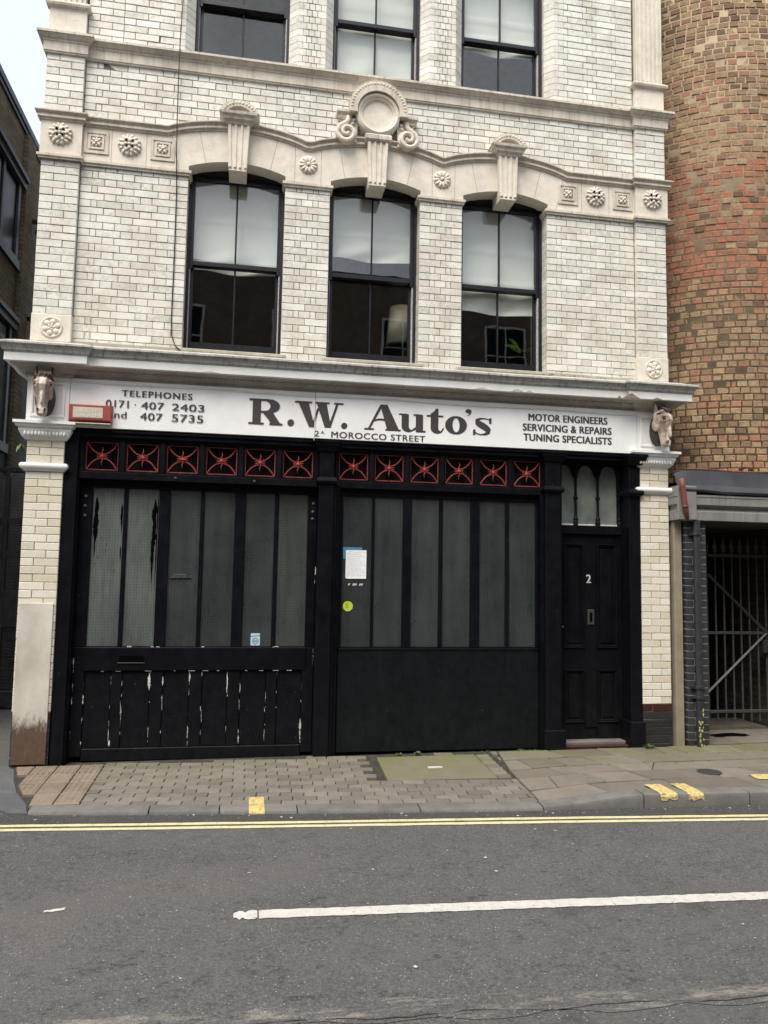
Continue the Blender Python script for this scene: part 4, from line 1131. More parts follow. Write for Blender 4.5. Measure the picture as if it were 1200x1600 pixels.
# flaking white paint along edges of the old door and posts
s = MB()
def flake(x, z0_, z1, w_, y):
    A = []; B = []; n = max(3, int((z1-z0_)/.006)); a = random.random(); c_ = 0
    for k in range(n+1):
        t = k/n; a = max(.0, min(1, a+random.gauss(0,.22))); c_ = c_*.9+random.gauss(0,.0008)
        z = z0_+(z1-z0_)*t; ww = w_*a*min(1, 4*t+.05)*min(1, 4*(1-t)+.05); A.append((x+c_-ww/2,z)); B.append((x+c_+ww/2,z))
    s.strip(B, A, y-.0012, y+.001)
for x in cuts[1:]:
    for k in range(random.randint(2,9)):
        z = random.choice((random.uniform(.1,.3), random.uniform(.3,.78))); flake(x+random.gauss(0,.0015), z, min(.795,z+random.choice((.015,.03,.05,.12))), random.choice((.003,.004,.006)), .142)
flake(1.16,.63,.79,.034,.142); flake(1.28,.66,.78,.012,.142); flake(1.52,.62,.79,.014,.142); flake(1.865,.58,.79,.010,.142); flake(2.56,.12,.35,.022,.135); flake(1.985,.12,.27,.018,.142); flake(.83,.12,.18,.016,.142)
for z in (.12,.33,.5,.62,.8,.9): flake(.587,z,z+random.uniform(.03,.12),.012,.134); 
for z in (.2,.5,.62,.78,.85): flake(.49,z,z+.07,.010,.134)
for z in (.85,.92,1.7,1.62): flake(2.668,z,z+.09,.008,.134)
for x in [.6+.13*k for k in range(15)]:
    if random.random() < .5: s.box(x, x+random.uniform(.01,.07), .1265, .129, .797, .797+random.uniform(.001,.004))
for x in (.95,1.16,1.21,1.62,2.3,2.28): s.box(x, x+random.uniform(.02,.05), .133,.138,1.016,1.016+random.uniform(.004,.01))
s.build('flaked_paint', M['bead'], lg, kind='stuff')
# right door sheet
MB().bbox(2.895,4.93,.082,.14,.03,.985,.005).build('sheet_panel', M['sheet'], rg)
MB().bbox(2.90,4.925,.078,.12,.985,1.014,.004).build('weather_bar', M['black'], rg)
MB().box(2.885,4.935,.16,.2,-.02,.08).build('dark_gap_strip', M['void'], rg)  # shade of the gap below the sheet, put in as a near-black strip
# entrance door
dz0, dz1, dy = .085, 2.18, .20
s = MB(); s.box(5.2,5.92,dy+.012,dy+.05,dz0,dz1)
ed = s.build('entrance_door', M['black_door'], bld)
PAN = [(5.245,5.475,1.0,2.085),(5.615,5.835,1.0,2.085),(5.265,5.5,.245,.79),(5.62,5.85,.245,.79)]
xL, xm0, xm1, xR = 5.2,5.478,5.612,5.92
s = MB()
for q in ((xL,5.245,dz0,dz1),(xm0,xm1,.2,dz1),(5.845,xR,dz0,dz1)): s.bbox(q[0],q[1],dy,dy+.03,q[2],q[3],.003)
for q in ((5.245,xm0,2.085,dz1),(xm1,5.845,2.085,dz1),(5.245,xm0,.79,1.0),(xm1,5.845,.79,1.0),(5.245,xm0,dz0,.245),(xm1,5.845,dz0,.245)): s.bbox(q[0],q[1],dy+.0005,dy+.03,q[2],q[3],.003)
s.build('door_frame_rails', M['black_door'], ed)
for a, b, z0_, z1 in ((5.247,5.476,1.002,2.083),(5.614,5.843,1.002,2.083),(5.247,5.476,.247,.788),(5.614,5.843,.247,.788)):
    s = MB(); s.bbox(a+.045,b-.045,dy+.004,dy+.03,z0_+.045,z1-.045,.012)
    for k, (w0, yy) in enumerate(((0,-.012),(.016,-.004))):
        t = .016
        for q in ((a+w0,b-w0,z1-w0-t,z1-w0),(a+w0,b-w0,z0_+w0,z0_+w0+t),(a+w0,a+w0+t,z0_+w0+t,z1-w0-t),(b-w0-t,b-w0,z0_+w0+t,z1-w0-t)): s.bbox(q[0],q[1],dy+yy,dy+.03,q[2],q[3],.005)
    s.build('door_panel', M['black_door'], ed)
s = MB(); s.bbox(5.508,5.582,dy-.008,dy+.005,1.245,1.40,.003); o = s.build('letter_plate', M['iron'], ed); MB().box(5.53,5.56,dy-.0095,dy+.0,1.275,1.372).build('slot', M['void'], o)
s = MB(); s.ball((5.23,dy-.012,1.22),.014,.014,.014); s.build('lock', M['gate_iron'], ed, smooth=True)
MB().bbox(5.15,5.9,.08,.3,-.02,.083,.006).build('door_step', M['granite'], bld)
MB().bbox(5.14,5.9,.02,.08,-.02,.055,.006).build('door_step', M['glazed_brown'], bld)
# fanlight with little columns and arches
MB().bbox(5.2,5.92,.17,.30,2.18,2.27,.006).build('transom_rail', M['black'], bld)
fl = MB().box(5.2,5.92,.235,.24,2.27,2.95).build('fanlight', M['fan_glass'], bld)
arcs = [(5.165,5.36),(5.405,5.605),(5.655,5.86)]
s = MB()
for a, b in arcs:
    c, h = (a+b)/2, (b-a)/2; lo_ = []; hi_ = []
    for k in range(13):
        x = a-.024+(b-a+.048)*k/12; t = max(-1, min(1, (x-c)/h)); lo_.append((x, 2.80+.11*math.sqrt(max(0,1-t*t)) if abs(t) < 1 else 2.80)); hi_.append((x, 2.96))
    s.strip(hi_, lo_, .19, .234)
s.box(5.13,5.165,.19,.234,2.27,2.96); s.box(5.86,5.93,.19,.234,2.27,2.96)
s.build('arched_head', M['black'], fl)
for x in (5.383,5.63,5.872):
    s = MB(); s.lathe([(.024,0),(.024,.05),(.02,.055),(.026,.07),(.02,.085),(.014,.10),(.012,.24),(.012,.27),(.022,.275),(.024,.29),(.022,.305),(.013,.31),(.013,.48),(.016,.5),(.026,.51),(.022,.53),(.026,.56),(.026,.60)], (x,.195,2.27), n=12)
    s.build('colonnette', M['black'], fl, smooth='auto')
for a, b in arcs: MB().bbox(max(a,5.2),b,.2,.234,2.27,2.288,.004).build('putty_bead', M['bead'], fl)

# ================================================================== SIGN
def text_mb(txt, x0, x1, z0_, z1, y, spacing=1.0, bold=0.0, shear=0):
    cu = D.curves.new('t', 'FONT'); cu.body = txt; cu.size = 1; cu.space_character = spacing;  cu.resolution_u = 4
    o = D.objects.new('t', cu); col.objects.link(o); bpy.context.view_layer.update()
    dg = bpy.context.evaluated_depsgraph_get(); me = D.meshes.new_from_object(o.evaluated_get(dg))
    vs = [tuple(v.co) for v in me.vertices]; fs = [tuple(p.vertices) for p in me.polygons]
    D.objects.remove(o); D.curves.remove(cu); D.meshes.remove(me)
    mx, Mx = min(v[0] for v in vs), max(v[0] for v in vs); my, My = min(v[1] for v in vs), max(v[1] for v in vs)
    s = MB()
    for k, dx in enumerate((-bold*.2, 0, bold*.2) if bold else (0,)):
        s.add([(x0+(v[0]-mx)/(Mx-mx)*(x1-x0)+dx, y-k*.0001, z0_+(v[1]-my)/(My-my)*(z1-z0_)) for v in vs], fs)
    return s
sign = empty('fascia_sign', (3.17,0,3.02), 'long white fascia sign lettered R.W. Auto\'s above the garage doors', 'sign')
MB().bbox(.368,2.617,.0,.04,3.022,3.474,.003).build('sign_board', M['sign_white'], sign)
MB().bbox(2.622,5.978,-.003,.04,3.022,3.474,.003).build('sign_board', M['sign_white'], sign)
TY = -.0065
def text(*a, **k): return text_mb(*a, **k)
for t_, xa, xb, za, zb_, bo in (('TELEPHONES',.825,1.457,3.331,3.389,.016),('0171',.687,.887,3.221,3.29,.01),('·',.94,.952,3.25,3.262,0),('407',1.0,1.205,3.22,3.288,.01),('2403',1.278,1.571,3.22,3.288,.01),
                             ('and',.71,.872,3.122,3.185,.006),('407',.994,1.195,3.115,3.185,.01),('5735',1.28,1.565,3.115,3.187,.01)):
    text(t_, xa, xb, za, zb_, TY, 1.2 if t_ == 'TELEPHONES' else 1.05, bo).build('lettering', M['letter'], sign)
text('MOTOR ENGINEERS', 4.79,5.645,3.312,3.385,TY,1.05,.02).build('lettering', M['letter'], sign)
text('SERVICING & REPAIRS', 4.73,5.69,3.207,3.28,TY,1.05,.02).build('lettering', M['letter'], sign)
text('TUNING SPECIALISTS', 4.735,5.69,3.104,3.177,TY,1.05,.02).build('lettering', M['letter'], sign)
text('2', 2.612,2.662,3.043,3.098,TY,1,.0).build('lettering', M['letter'], sign); text('A', 2.675,2.715,3.068,3.098,TY,1,.0).build('lettering', M['letter'], sign)
text('MOROCCO STREET', 2.78,3.712,3.038,3.098,TY,1.1,.010).build('lettering', M['letter'], sign)
# big slab-serif letters drawn by hand
def glyph(name, x0, x1, zb, H, pieces):
    wdt = x1-x0
    for mt, dx, dz, y in ((M['letter_red'], -.004, -.0045, TY+.0015), (M['letter'], 0, 0, TY)):
        s = MB()
        for k, pc in enumerate(pieces):
            yy = y-k*.00015
            if isinstance(pc, tuple):
                A, B = pc; n = len(A)
                s.add([(x0+wdt*u+dx,yy,zb+H*v+dz) for u,v in A]+[(x0+wdt*u+dx,yy,zb+H*v+dz) for u,v in B], [(i,i+1,n+i+1,n+i) for i in range(n-1)])
            else: s.add([(x0+wdt*u+dx,yy,zb+H*v+dz) for u,v in pc], [tuple(range(len(pc)))])
        s.build('lettering' if mt is M['letter'] else 'letter_edge', mt, sign)
def rc(a,b,c,d): return [(a,c),(b,c),(b,d),(a,d)]
def el(cx_,cy_,rx,ry,a0,a1,n=16): return [(cx_+rx*math.cos(R(a0+(a1-a0)*i/n)), cy_+ry*math.sin(R(a0+(a1-a0)*i/n))) for i in range(n+1)]
ZB, HC = 3.137, .243
glyph('R', 1.987,2.308,ZB,HC,[rc(.12,.35,.03,.97), rc(.0,.45,0,.05), rc(.02,.55,.945,1.0),
  ([(.34,1.0)]+el(.58,.735,.33,.265,90,-90)+[(.34,.47)], [(.34,.945)]+el(.48,.735,.16,.21,90,-90)+[(.34,.525)]),
  [(.40,.50),(.68,.52),(.90,.10),(.93,.05),(.66,.05),(.60,.2)], rc(.62,1.0,0,.05)])
def dot(x, w_, zb=ZB): glyph('.', x, x+w_, zb-.002, w_, [el(.5,.5,.5,.5,0,360,20)])
dot(2.357,.061); dot(2.876,.058, ZB-.004)
glyph('W', 2.425,2.893,ZB,HC,[rc(0,.345,.945,1.0), [(.07,.97),(.275,.97),(.405,.0),(.30,.0)], [(.345,.0),(.395,.0),(.50,.75),(.46,.75)], rc(.405,.71,.945,1.0),
  [(.445,.97),(.645,.97),(.75,.0),(.625,.0)], [(.69,.0),(.74,.0),(.90,.97),(.855,.97)], rc(.81,1.0,.945,1.0)])
glyph('A', 3.104,3.465,ZB,HC*1.04,[[(.09,.03),(.15,.03),(.50,.97),(.43,1.0)], [(.43,1.0),(.62,1.0),(.95,.03),(.63,.03)], (el(.45,.28,.22,.17,160,20,10), el(.45,.24,.22,.15,160,20,10)), rc(0,.26,0,.05), rc(.58,1.0,0,.05)])
XH = .72
glyph('u', 3.449,3.715,ZB,HC,[rc(.0,.30,XH-.05,XH), rc(.10,.36,.2,XH-.02), ([(.10,.24)]+el(.36,.22,.26,.24,180,290,10), [(.36,.24)]+el(.48,.22,.12,.16,180,290,10)), [(.44,.0),(.60,.08),(.70,.16),(.70,.24),(.60,.17),(.46,.06)], rc(.55,.84,XH-.05,XH), rc(.64,.90,.05,XH-.02), rc(.64,1.0,0,.05)])
glyph('t', 3.728,3.905,ZB,HC,[rc(.0,.95,XH-.055,XH), [(.24,.2),(.66,.2),(.66,1.0),(.52,1.0),(.42,.88),(.24,.80)], ([(.24,.24)]+el(.62,.20,.38,.22,180,310,12), [(.66,.24)]+el(.80,.20,.14,.13,180,310,12)), [(.80,.02),(.9,.06),(1.0,.22),(.92,.2),(.84,.1)]])
glyph('o', 3.918,4.14,ZB,HC,[(el(.5,.36,.5,.375,0,360,32), el(.5,.36,.17,.30,0,360,32))])
glyph("'", 4.123,4.189,ZB+HC*.78,HC*.27,[el(.5,.72,.46,.3,0,360,16), [(.96,.72),(.9,.35),(.5,.0),(.35,.0),(.6,.3),(.62,.6)]])
def sgl():
    C = [(.90,.58,.03),(.80,.665,.03),(.6,.70,.035),(.36,.685,.07),(.22,.61,.17),(.24,.52,.22),(.36,.45,.24),(.52,.38,.25),(.68,.30,.24),(.78,.21,.22),(.76,.12,.17),(.62,.05,.09),(.42,.02,.035),(.22,.05,.03),(.06,.15,.03)]
    A = []; B = []
    for i, (x, y, w_) in enumerate(C):
        a = C[max(i-1,0)]; b = C[min(i+1,len(C)-1)]; dx, dy_ = (b[0]-a[0])*.85, b[1]-a[1]; L = math.hypot(dx, dy_) or 1
        A.append((x-dy_/L*w_*.5/.85, y+dx/L*w_*.5)); B.append((x+dy_/L*w_*.5/.85, y-dx/L*w_*.5))
    return (A, B)
glyph('s', 4.203,4.41,ZB,HC,[sgl(), rc(.83,.93,.50,.72), rc(.02,.12,0.0,.22)])

# ================================================================== THINGS ON THE FRONT
# alarm box
ab = empty('alarm_box', (.56,-.04,3.05), 'red and cream alarm box at the left end of the fascia sign', 'alarm box')
s = MB(); x0, x1, z0_, z1 = .372,.752,3.055,3.232
s.add([(x0,-.006,z0_),(x1,-.006,z0_),(x1,-.006,z1),(x0,-.006,z1),(x0+.01,-.075,z0_+.025),(x1-.01,-.075,z0_+.025),(x1-.01,-.075,z1-.02),(x0+.01,-.075,z1-.02)], [(4,5,6,7),(0,1,5,4),(1,2,6,5),(2,3,7,6),(3,0,4,7),(3,2,1,0)])
s.build('housing', M['alarm_red'], ab)
MB().bbox(x0+.045,x1-.075,-.079,-.07,z0_+.04,z1-.038,.002).build('face_plate', M['alarm_face'], ab)
MB().bbox(x0+.005,x1-.005,-.07,-.006,z0_-.012,z0_-.001,.003).build('bottom_lid', M['alarm_face'], ab)
text_mb('TRUSTEE', x0+.06,x1-.12,z0_+.09,z0_+.128,-.0805,1,.01).build('lettering', M['alarm_text'], ab)
text_mb('ALARMS', x0+.105,x1-.085,z0_+.047,z0_+.085,-.0805,1,.01).build('lettering', M['alarm_text'], ab)
# horse heads
def horse(base, yaw, tilt, label):
    H = empty('horse_head', base, label, 'sculpture', 'horse heads on the fascia ends')
    sec = [  # t along head, half width, half depth, depth centre
      (0.00,.050,.045,-.01),(.06,.070,.070,-.02),(.14,.080,.088,-.03),(.24,.086,.100,-.036),(.34,.082,.098,-.04),(.44,.068,.082,-.034),(.54,.056,.066,-.024),(.64,.048,.056,-.016),(.74,.044,.050,-.012),(.83,.046,.049,-.012),(.90,.048,.048,-.012),(.96,.041,.040,-.014),(1.0,.022,.024,-.016)]
    Lh = .39; n = 16; s = MB(); k = len(sec)
    for t, hw, hd, dc in sec:
        for j in range(n):
            a = 2*math.pi*j/n; ca, sa = math.cos(a), math.sin(a)
            x = hw*(abs(ca)**.85)*(1 if ca >= 0 else -1); y = dc - hd*(abs(sa)**.8)*(1 if sa >= 0 else -1)
            if sa > .3: x *= .86                                   # narrower, flatter face front
            s.v.append((x, y, -Lh*t))
    for i in range(k-1):
        for j in range(n): s.f.append((i*n+j, i*n+(j+1)%n, (i+1)*n+(j+1)%n, (i+1)*n+j))
    s.f += [tuple(range(n-1,-1,-1)), tuple(range((k-1)*n, k*n))]
    for sg in (-1,1):
        s.ball((sg*.058,-.095,-.092),.026,.022,.013); s.ball((sg*.056,-.088,-.140),.018,.018,.010)        # brow and lower lid
        s.ball((sg*.027,-.050,-.345),.017,.016,.02); s.ball((sg*.060,.02,-.15),.022,.05,.07)                # nostril wing, cheek
        s.tube([(sg*.040,.0,-.03),(sg*.060,-.022,.02),(sg*.068,-.030,.055),(sg*.064,-.026,.098)], [.026,.024,.018,.005], 8)
    s.ball((0,-.032,-.378),.033,.028,.017); s.ball((0,-.082,-.19),.02,.028,.13); s.ball((0,-.06,-.02),.05,.045,.04)
    Mx = Matrix.Rotation(yaw,4,'Z') @ Matrix.Rotation(tilt,4,'X')
    T = Matrix.Translation(Vector(base)) @ Mx @ Matrix.Translation((0,0,.19))
    def put(nm, b, mt):
        me, _ = b.mesh(nm, mt, True, center=(0,0,0)); return place(nm, me, T.translation, H, Mx.to_euler())
    hd_ = put('head', s, M['horse'])
    rm = hd_.modifiers.new('merge', 'REMESH'); rm.mode = 'VOXEL'; rm.voxel_size = .006; rm.use_smooth_shade = True
    sm_ = hd_.modifiers.new('soften', 'SMOOTH'); sm_.iterations = 3; sm_.factor = .5
    for sg in (-1,1):
        e = MB(); e.tube([(sg*.060,-.040,.012),(sg*.067,-.046,.045),(sg*.065,-.040,.082)], [.008,.011,.003], 6); put('inner_ear', e, M['mane'])
        e = MB(); e.ball((sg*.060,-.092,-.117),.018,.018,.016); put('eye', e, M['mane'])
        e = MB(); e.ball((sg*.029,-.064,-.347),.008,.007,.012); put('nostril', e, M['void'])
    e = MB()
    for q in range(8):
        u = (q-3.5)/3.5; e.tube([(u*.03+.006,-.03,.015),(u*.04+.01,-.08,.012),(u*.045+.014,-.108,-.012),(u*.042+.016+.01*math.sin(q*3),-.118,-.045-.012*math.cos(q*2))], [.012,.013,.011,.003], 5)
    put('forelock', e, M['mane'])
    e = MB(); e.tube([(-.082,-.03,-.045),(-.06,-.105,-.04),(0,-.128,-.048),(.06,-.105,-.04),(.082,-.03,-.045)], .0055, 5); put('browband', e, M['mane'])
    e = MB(); e.ball((base[0], -.03, base[2]-.005), .088,.10,.165, 14, 10); e.build('neck', M['mane'], H, smooth=True)
horse((.165,-.115,3.265), R(8), R(-14), 'brown and white painted horse head, left end of the sign above the alarm box')
horse((6.20,-.105,3.275), R(26), R(-12), 'brown and white painted horse head, right end of the sign, turned to the right')
# door number
text_mb('2', 5.50,5.548,1.675,1.762,.1985,1,.02).build('door_number', M['steel_num'], ed)
# paper notice, stickers
nt_ = empty('paper_notice', (3.065,.11,1.68), 'white handwritten paper notice taped inside the right garage door glazing', 'notice')
py = .1185
s = MB(); s.add([(2.962,py,1.685),(2.975,py-.001,1.678),(3.165,py-.002,1.680),(3.165,py-.001,1.958),(2.962,py-.002,1.955)], [(0,1,2,3,4)]); s.build('sheet', M['paper'], nt_)
s = MB()
for k in range(11):
    z = 1.94-k*.0225; x = 2.972+random.uniform(0,.02)
    while x < 3.15-(.06 if k in (1,3,7) else 0):
        L = random.uniform(.008,.03); pts = [(x+L*i/4, py-.004, z+random.uniform(-.005,.005)) for i in range(5)]; s.tube(pts, .0008, 3); x += L+.006
s.build('handwriting', M['ink'], nt_)
o = MB().box(2.935,3.12,.1195,.1205,1.87,1.985).build('backing_sheet', M['blue_print'], nt_)
st = empty('round_sticker', (2.992,.115,1.36), 'round lime green sticker on the right garage door below the notice', 'sticker')
MB().lathe([(.049,0),(.049,.0015)], (2.992,.121,1.412), 'y', 28).build('disc', M['lime'], st)
s = MB()
for k in range(4): s.box(2.972,2.972+.03*random.uniform(.4,1),.1185,.119,1.436-k*.013,1.440-k*.013)
s.build('print', M['leaf'], st)
st = empty('small_sticker', (2.115,.15,1.03), 'small pale blue and white sticker low on the left garage door', 'sticker')
MB().box(2.072,2.158,.154,.156,1.032,1.145).build('sheet', M['sky_sticker'], st)
s = MB(); s.strip(el(2.117,1.072,.03,.03,0,360,20), el(2.117,1.072,.022,.022,0,360,20), .1525,.1535); s.box(2.10,2.134,.1525,.1535,1.066,1.078); s.add([(2.072,.1525,1.115),(2.158,.1525,1.122),(2.158,.1525,1.128),(2.072,.1525,1.12)],[(0,1,2,3)]); s.build('print', M['blue_print'], st)
s = MB()
for x in (2.985,3.03,3.05,3.095,3.11): s.add([(x,.1195,1.612),(x+.02,.1195,1.615),(x+.028,.1195,1.634),(x+.008,.1195,1.632)], [(0,1,2,3)])
tag(s.build('tape_scraps', M['bead']), 'scraps of pale tape under the paper notice', 'tape', kind='stuff')
# old metal hooks on the left door glass
s = MB(); s.bbox(1.33,1.46,.148,.157,1.655,1.695,.003); s.tube([(1.30,.15,1.66),(1.5,.15,1.665)], .006, 5); s.build('catch', M['iron'], lg)

# cables
s = MB(); cpts = [(1.222,.03,9.5),(1.219,.03,7.33),(1.216,-.04,6.78),(1.214,-.035,6.68),(1.218,-.03,6.02),(1.226,.0,5.6),(1.232,.04,5.4),(1.237,.04,4.7),(1.233,.04,4.1),(1.242,.035,3.95),(1.28,.02,3.85),(1.33,.0,3.80)]
s.tube(cpts, .0055, 6); tag(s.build('cable', M['cable'], smooth=True), 'black cable hanging down the wall left of the sash windows', 'cable')
s = MB(); s.tube([(-.16,-.1,3.62),(-.12,-.11,3.55),(-.06,-.1,3.47),(.0,-.03,3.43),(.02,-.012,3.43)], .006, 6); tag(s.build('cable', M['cable_white'], smooth=True), 'short white cable looping from the left end of the cornice', 'cable')
s = MB(); pp = [(.2,-.015,3.42)]
for k in range(60):
    x = .37+k*(5.6/59); pp.append((x,-.012,3.455-.012*abs(math.sin(x*1.9))-.003*x))
s.tube(pp, .003, 5); tag(s.build('cable', M['cable_white']), 'thin pale cable clipped along the top of the fascia sign', 'cable')
s = MB(); s.tube([(2.612,-.008,3.47),(2.618,-.009,3.2),(2.614,-.008,3.0)], .004, 5); tag(s.build('cable', M['cable_white']), 'thin vertical cable over the joint of the fascia sign', 'cable')

# lamp shade and plant seen through the windows
ls = empty('lamp_shade', (3.55,.75,4.0), 'cream lampshade behind the middle first floor window', 'lamp')
MB().lathe([(.17,0),(.13,.42),(.128,.42),(.168,0.0)], (3.60,.72,4.22), n=24).build('shade', M['lampshade'], ls, smooth=True)
MB().lathe([(.11,0),(.11,.02),(.015,.03),(.012,.42)], (3.60,.72,3.8), n=12).build('stand', M['iron'], ls, smooth=True)
def leaf(s, p, d, L, w_, droop=.3, n=6):
    p = Vector(p); d = Vector(d).normalized(); sd_ = d.cross(Vector((0,0,1)))
    if sd_.length < .05: sd_ = Vector((1,0,0))
    sd_.normalize(); A = []; B = []; C = []
    for i in range(n+1):
        t = i/n; c = p + d*L*t + Vector((0,0,-droop*L*t*t)); ww = w_*math.sin(math.pi*min(1,t*.92+.08))**.8
        A.append(c+sd_*ww+Vector((0,0,.25*ww))); B.append(c-sd_*ww+Vector((0,0,.25*ww))); C.append(c)
    m_ = len(A); s.add(A+C+B, [(i,i+1,m_+i+1,m_+i) for i in range(n)]+[(m_+i,m_+i+1,2*m_+i+1,2*m_+i) for i in range(n)])
hp = empty('house_plant', (4.85,.45,3.8), 'green fronded house plant behind the right first floor window', 'plant')
s = MB()
for d, L in (((-.9,-.2,.6),.26),((.8,-.1,.5),.24),((-.55,.0,1.0),.28),((.5,.2,.3),.2),((-.4,-.3,.2),.16)): leaf(s, (4.85,.42,4.14), d, L*.95, .045, .3)
s.build('frond', M['leaf_house'], hp, smooth=True)
MB().lathe([(.06,0),(.08,.14),(.07,.14),(.06,.13),(.012,.13),(.008,.36)], (4.85,.47,3.80), n=16).build('pot', M['void'], hp)
# ================================================================== RIGHT: ROUND STOCK-BRICK BUILDING
TC = (7.72, 1.50); TR = 1.56; TZ0 = 2.84
tw = empty('round_brick_building', (TC[0], TC[1], 0), 'curved brown and red stock brick building right of the white one', 'building')
s = MB(); s.lathe([(TR-.0045,0),(TR-.0045,9)], (TC[0],TC[1],TZ0-.1), n=160); wl2 = s.build('curved_wall', M['mortar_tan'], tw, smooth=True)
s = MB(); s.box(TC[0], TC[0]+8, TC[1]-TR+.004, TC[1]+2, TZ0-.1, TZ0+8.9); s.build('flat_wall', M['mortar_tan'], tw)
TB = []
ch, bwid = .0738, .1145
ncr = int(6.6/ch)
for k in range(ncr):
    z = TZ0-.06+k*ch; da = bwid/TR; a0 = R(176) + (da/2 if k % 2 else 0) + random.uniform(-.02,.02); a = a0; z += random.gauss(0,.0018)
    while a < R(276):
        da_ = da*round(random.choice((1,1,1.06,.94,1.1,.88,1.0,.7 if random.random()<.3 else 1)),2)
        TB.append((a+da_/2, z, da_*TR)); a += da_
def tb_score(b):
    a, z, L = b; p = (TC[0]+TR*math.cos(a), TC[1]+TR*math.sin(a), z+ch/2); u, v, d = proj(p)
    nrm = Vector((math.cos(a), math.sin(a), 0)); vd = (CAM-Vector(p)).normalized()
    if not (1042 < u < 1200 and 0 < v < 735): return 1
    return -nrm.dot(vd)*L/d/d
order = sorted(range(len(TB)), key=lambda i: tb_score(TB[i])); bigt = set(order[:300])
tmesh = {}
restt = MB()
for i, (a, z, L) in enumerate(TB):
    g = .0065; w_, h_ = round(L-2*g,3), ch-2*g
    rz = a + math.pi/2
    jr = random.gauss(0,.003); c = Vector((TC[0]+(TR+jr)*math.cos(a), TC[1]+(TR+jr)*math.sin(a), z+ch/2))
    rot = (random.gauss(0,.016), random.gauss(0,.018), rz+random.gauss(0,.018))
    if i in bigt:
        key = (w_, i % 4)
        if key not in tmesh:
            b = MB().bbox(-w_/2,w_/2,0,.05,-h_/2,h_/2,.004)
            b.v = [(v[0]+random.uniform(-.003,.003), v[1], v[2]+random.uniform(-.003,.003)) for v in b.v]
            tmesh[key] = b.mesh('brick', M['stock'], center=(0,0,0))[0]
        place('brick', tmesh[key], c, wl2, rot)
    else:
        b = MB().bbox(-w_/2,w_/2,0,.05,-h_/2,h_/2,.004); b.v = [(v[0]+random.uniform(-.003,.003), v[1], v[2]+random.uniform(-.003,.003)) for v in b.v]
        from mathutils import Euler
        b.xf(Matrix.Translation(c) @ Euler(rot).to_matrix().to_4x4()); restt.add(b.v, b.f)
# flat continuation
for k in range(ncr):
    z = TZ0-.06+k*ch; x = TC[0]+.02+(.055 if k % 2 else 0)
    while x < TC[0]+3: restt.bbox(x, x+.104, TC[1]-TR-.003+random.gauss(0,.002), TC[1]-TR+.03, z+.0055, z+ch-.0055, .006); x += bwid
restt.build('brickwork', M['stock'], wl2, kind='stuff')
# fascia over the passage
FX0 = 6.352
s = MB(); nn = 20
path = [(FX0,.6),(FX0,-.10),(FX0+4,-.10)]
s.mould(path, [(0,2.335),(.012,2.34),(.012,2.43),(0.0,2.44),(-.02,2.465),(-.015,2.475),(.03,2.50),(.03,2.575),(.035,2.58),(.035,2.60),(-.06,2.62),(-.06,2.64),(-.06,2.655)], .4, .002); fa = s.build('timber_fascia', M['grey_timber'], tw)
MB().bbox(FX0-.004, FX0+.21, -.142, .1, 2.338, 2.69, .006).build('fascia_end_block', M['grey_timber'], fa)
s = MB(); n = 40
for i in range(n+1):
    x = FX0+.01+3.9*i/n; wob = .008*math.sin(x*5)+.005*math.sin(x*13); up = .015*sm((x-7.0)/.5)*-1
    e = .0 if x > FX0+.15 else .05*(1-(x-FX0)/.15)
    for y, z in ((-.145,2.635-.02*sm((x-6.6)/.3)),(-.155+wob*.3,2.655-.015*sm((x-6.6)/.3)),(-.125,2.70+wob*.4),(-.10,2.705+wob*.4),(-.085,2.76),(-.070+wob,2.86-e+wob*.5),(-.045,2.872-e+wob*.6),(.3,2.875-e)): s.v.append((x,y,z))
for i in range(n):
    for j in range(7): s.f.append((i*8+j,(i+1)*8+j,(i+1)*8+j+1,i*8+j+1))
s.build('lead_flashing', M['lead'], tw, smooth='auto')
s = MB(); s.tube([(FX0+.15+3.6*i/30, -.05+.3*0, 2.878+.006*math.sin(i*.9)) for i in range(31)], .010, 6); s.build('red_oxide_bead', M['red_strap'], tw)
# concrete post, dark pier, pipe
MB().bbox(6.362,6.452,-.03,.3,.02,2.40,.006).build('concrete_post', M['concrete'], tw)
s = MB(); s.box(6.474,6.706,-.055,.55,.0,2.34); pr = s.build('pier', M['mortar_white'], tw)
n = 31; hh = 2.30/n; pm = {}
for k in range(n):
    z = .035+k*hh; cut = .36 if k % 2 else .64
    for a, b in ((6.47,6.47+.24*cut),(6.47+.24*cut,6.71)):
        key = round(b-a,3)
        if key not in pm: pm[key] = MB().bbox(-(b-a)/2+.003,(b-a)/2-.003,0,.3,-hh/2+.0045,hh/2-.0045,.003).mesh('brick', M['blue_brick'], center=(0,0,0))[0]
        place('brick', pm[key], ((a+b)/2,-.06,z+hh/2), pr)
dp = empty('drainpipe', (6.575,-.1,.03), 'black cast iron drainpipe on the dark brick pier beside the gate', 'drainpipe')
s = MB(); s.lathe([(.036,.03),(.036,2.30)], (6.575,-.105,.03), n=14); s.build('pipe', M['pipe_black'], dp, smooth='auto')
for z in (.52,.62,2.18): 
    s = MB(); s.lathe([(.036,0),(.047,.004),(.047,.03),(.036,.034)], (6.575,-.105,z), n=14); s.box(6.50,6.65,-.085,-.06,z+.004,z+.03); s.build('collar', M['pipe_black'], dp)
s = MB()
for k in range(26):
    z = .03+random.random()**1.5*.40; a = random.uniform(-.9,.7); s.ball((6.575+.036*math.sin(a), -.105-.036*math.cos(a), z), .013*random.uniform(.4,1),.007,.026*random.uniform(.4,1), 6, 4)
s.build('lichen', M['moss_pipe'], dp, kind='stuff')
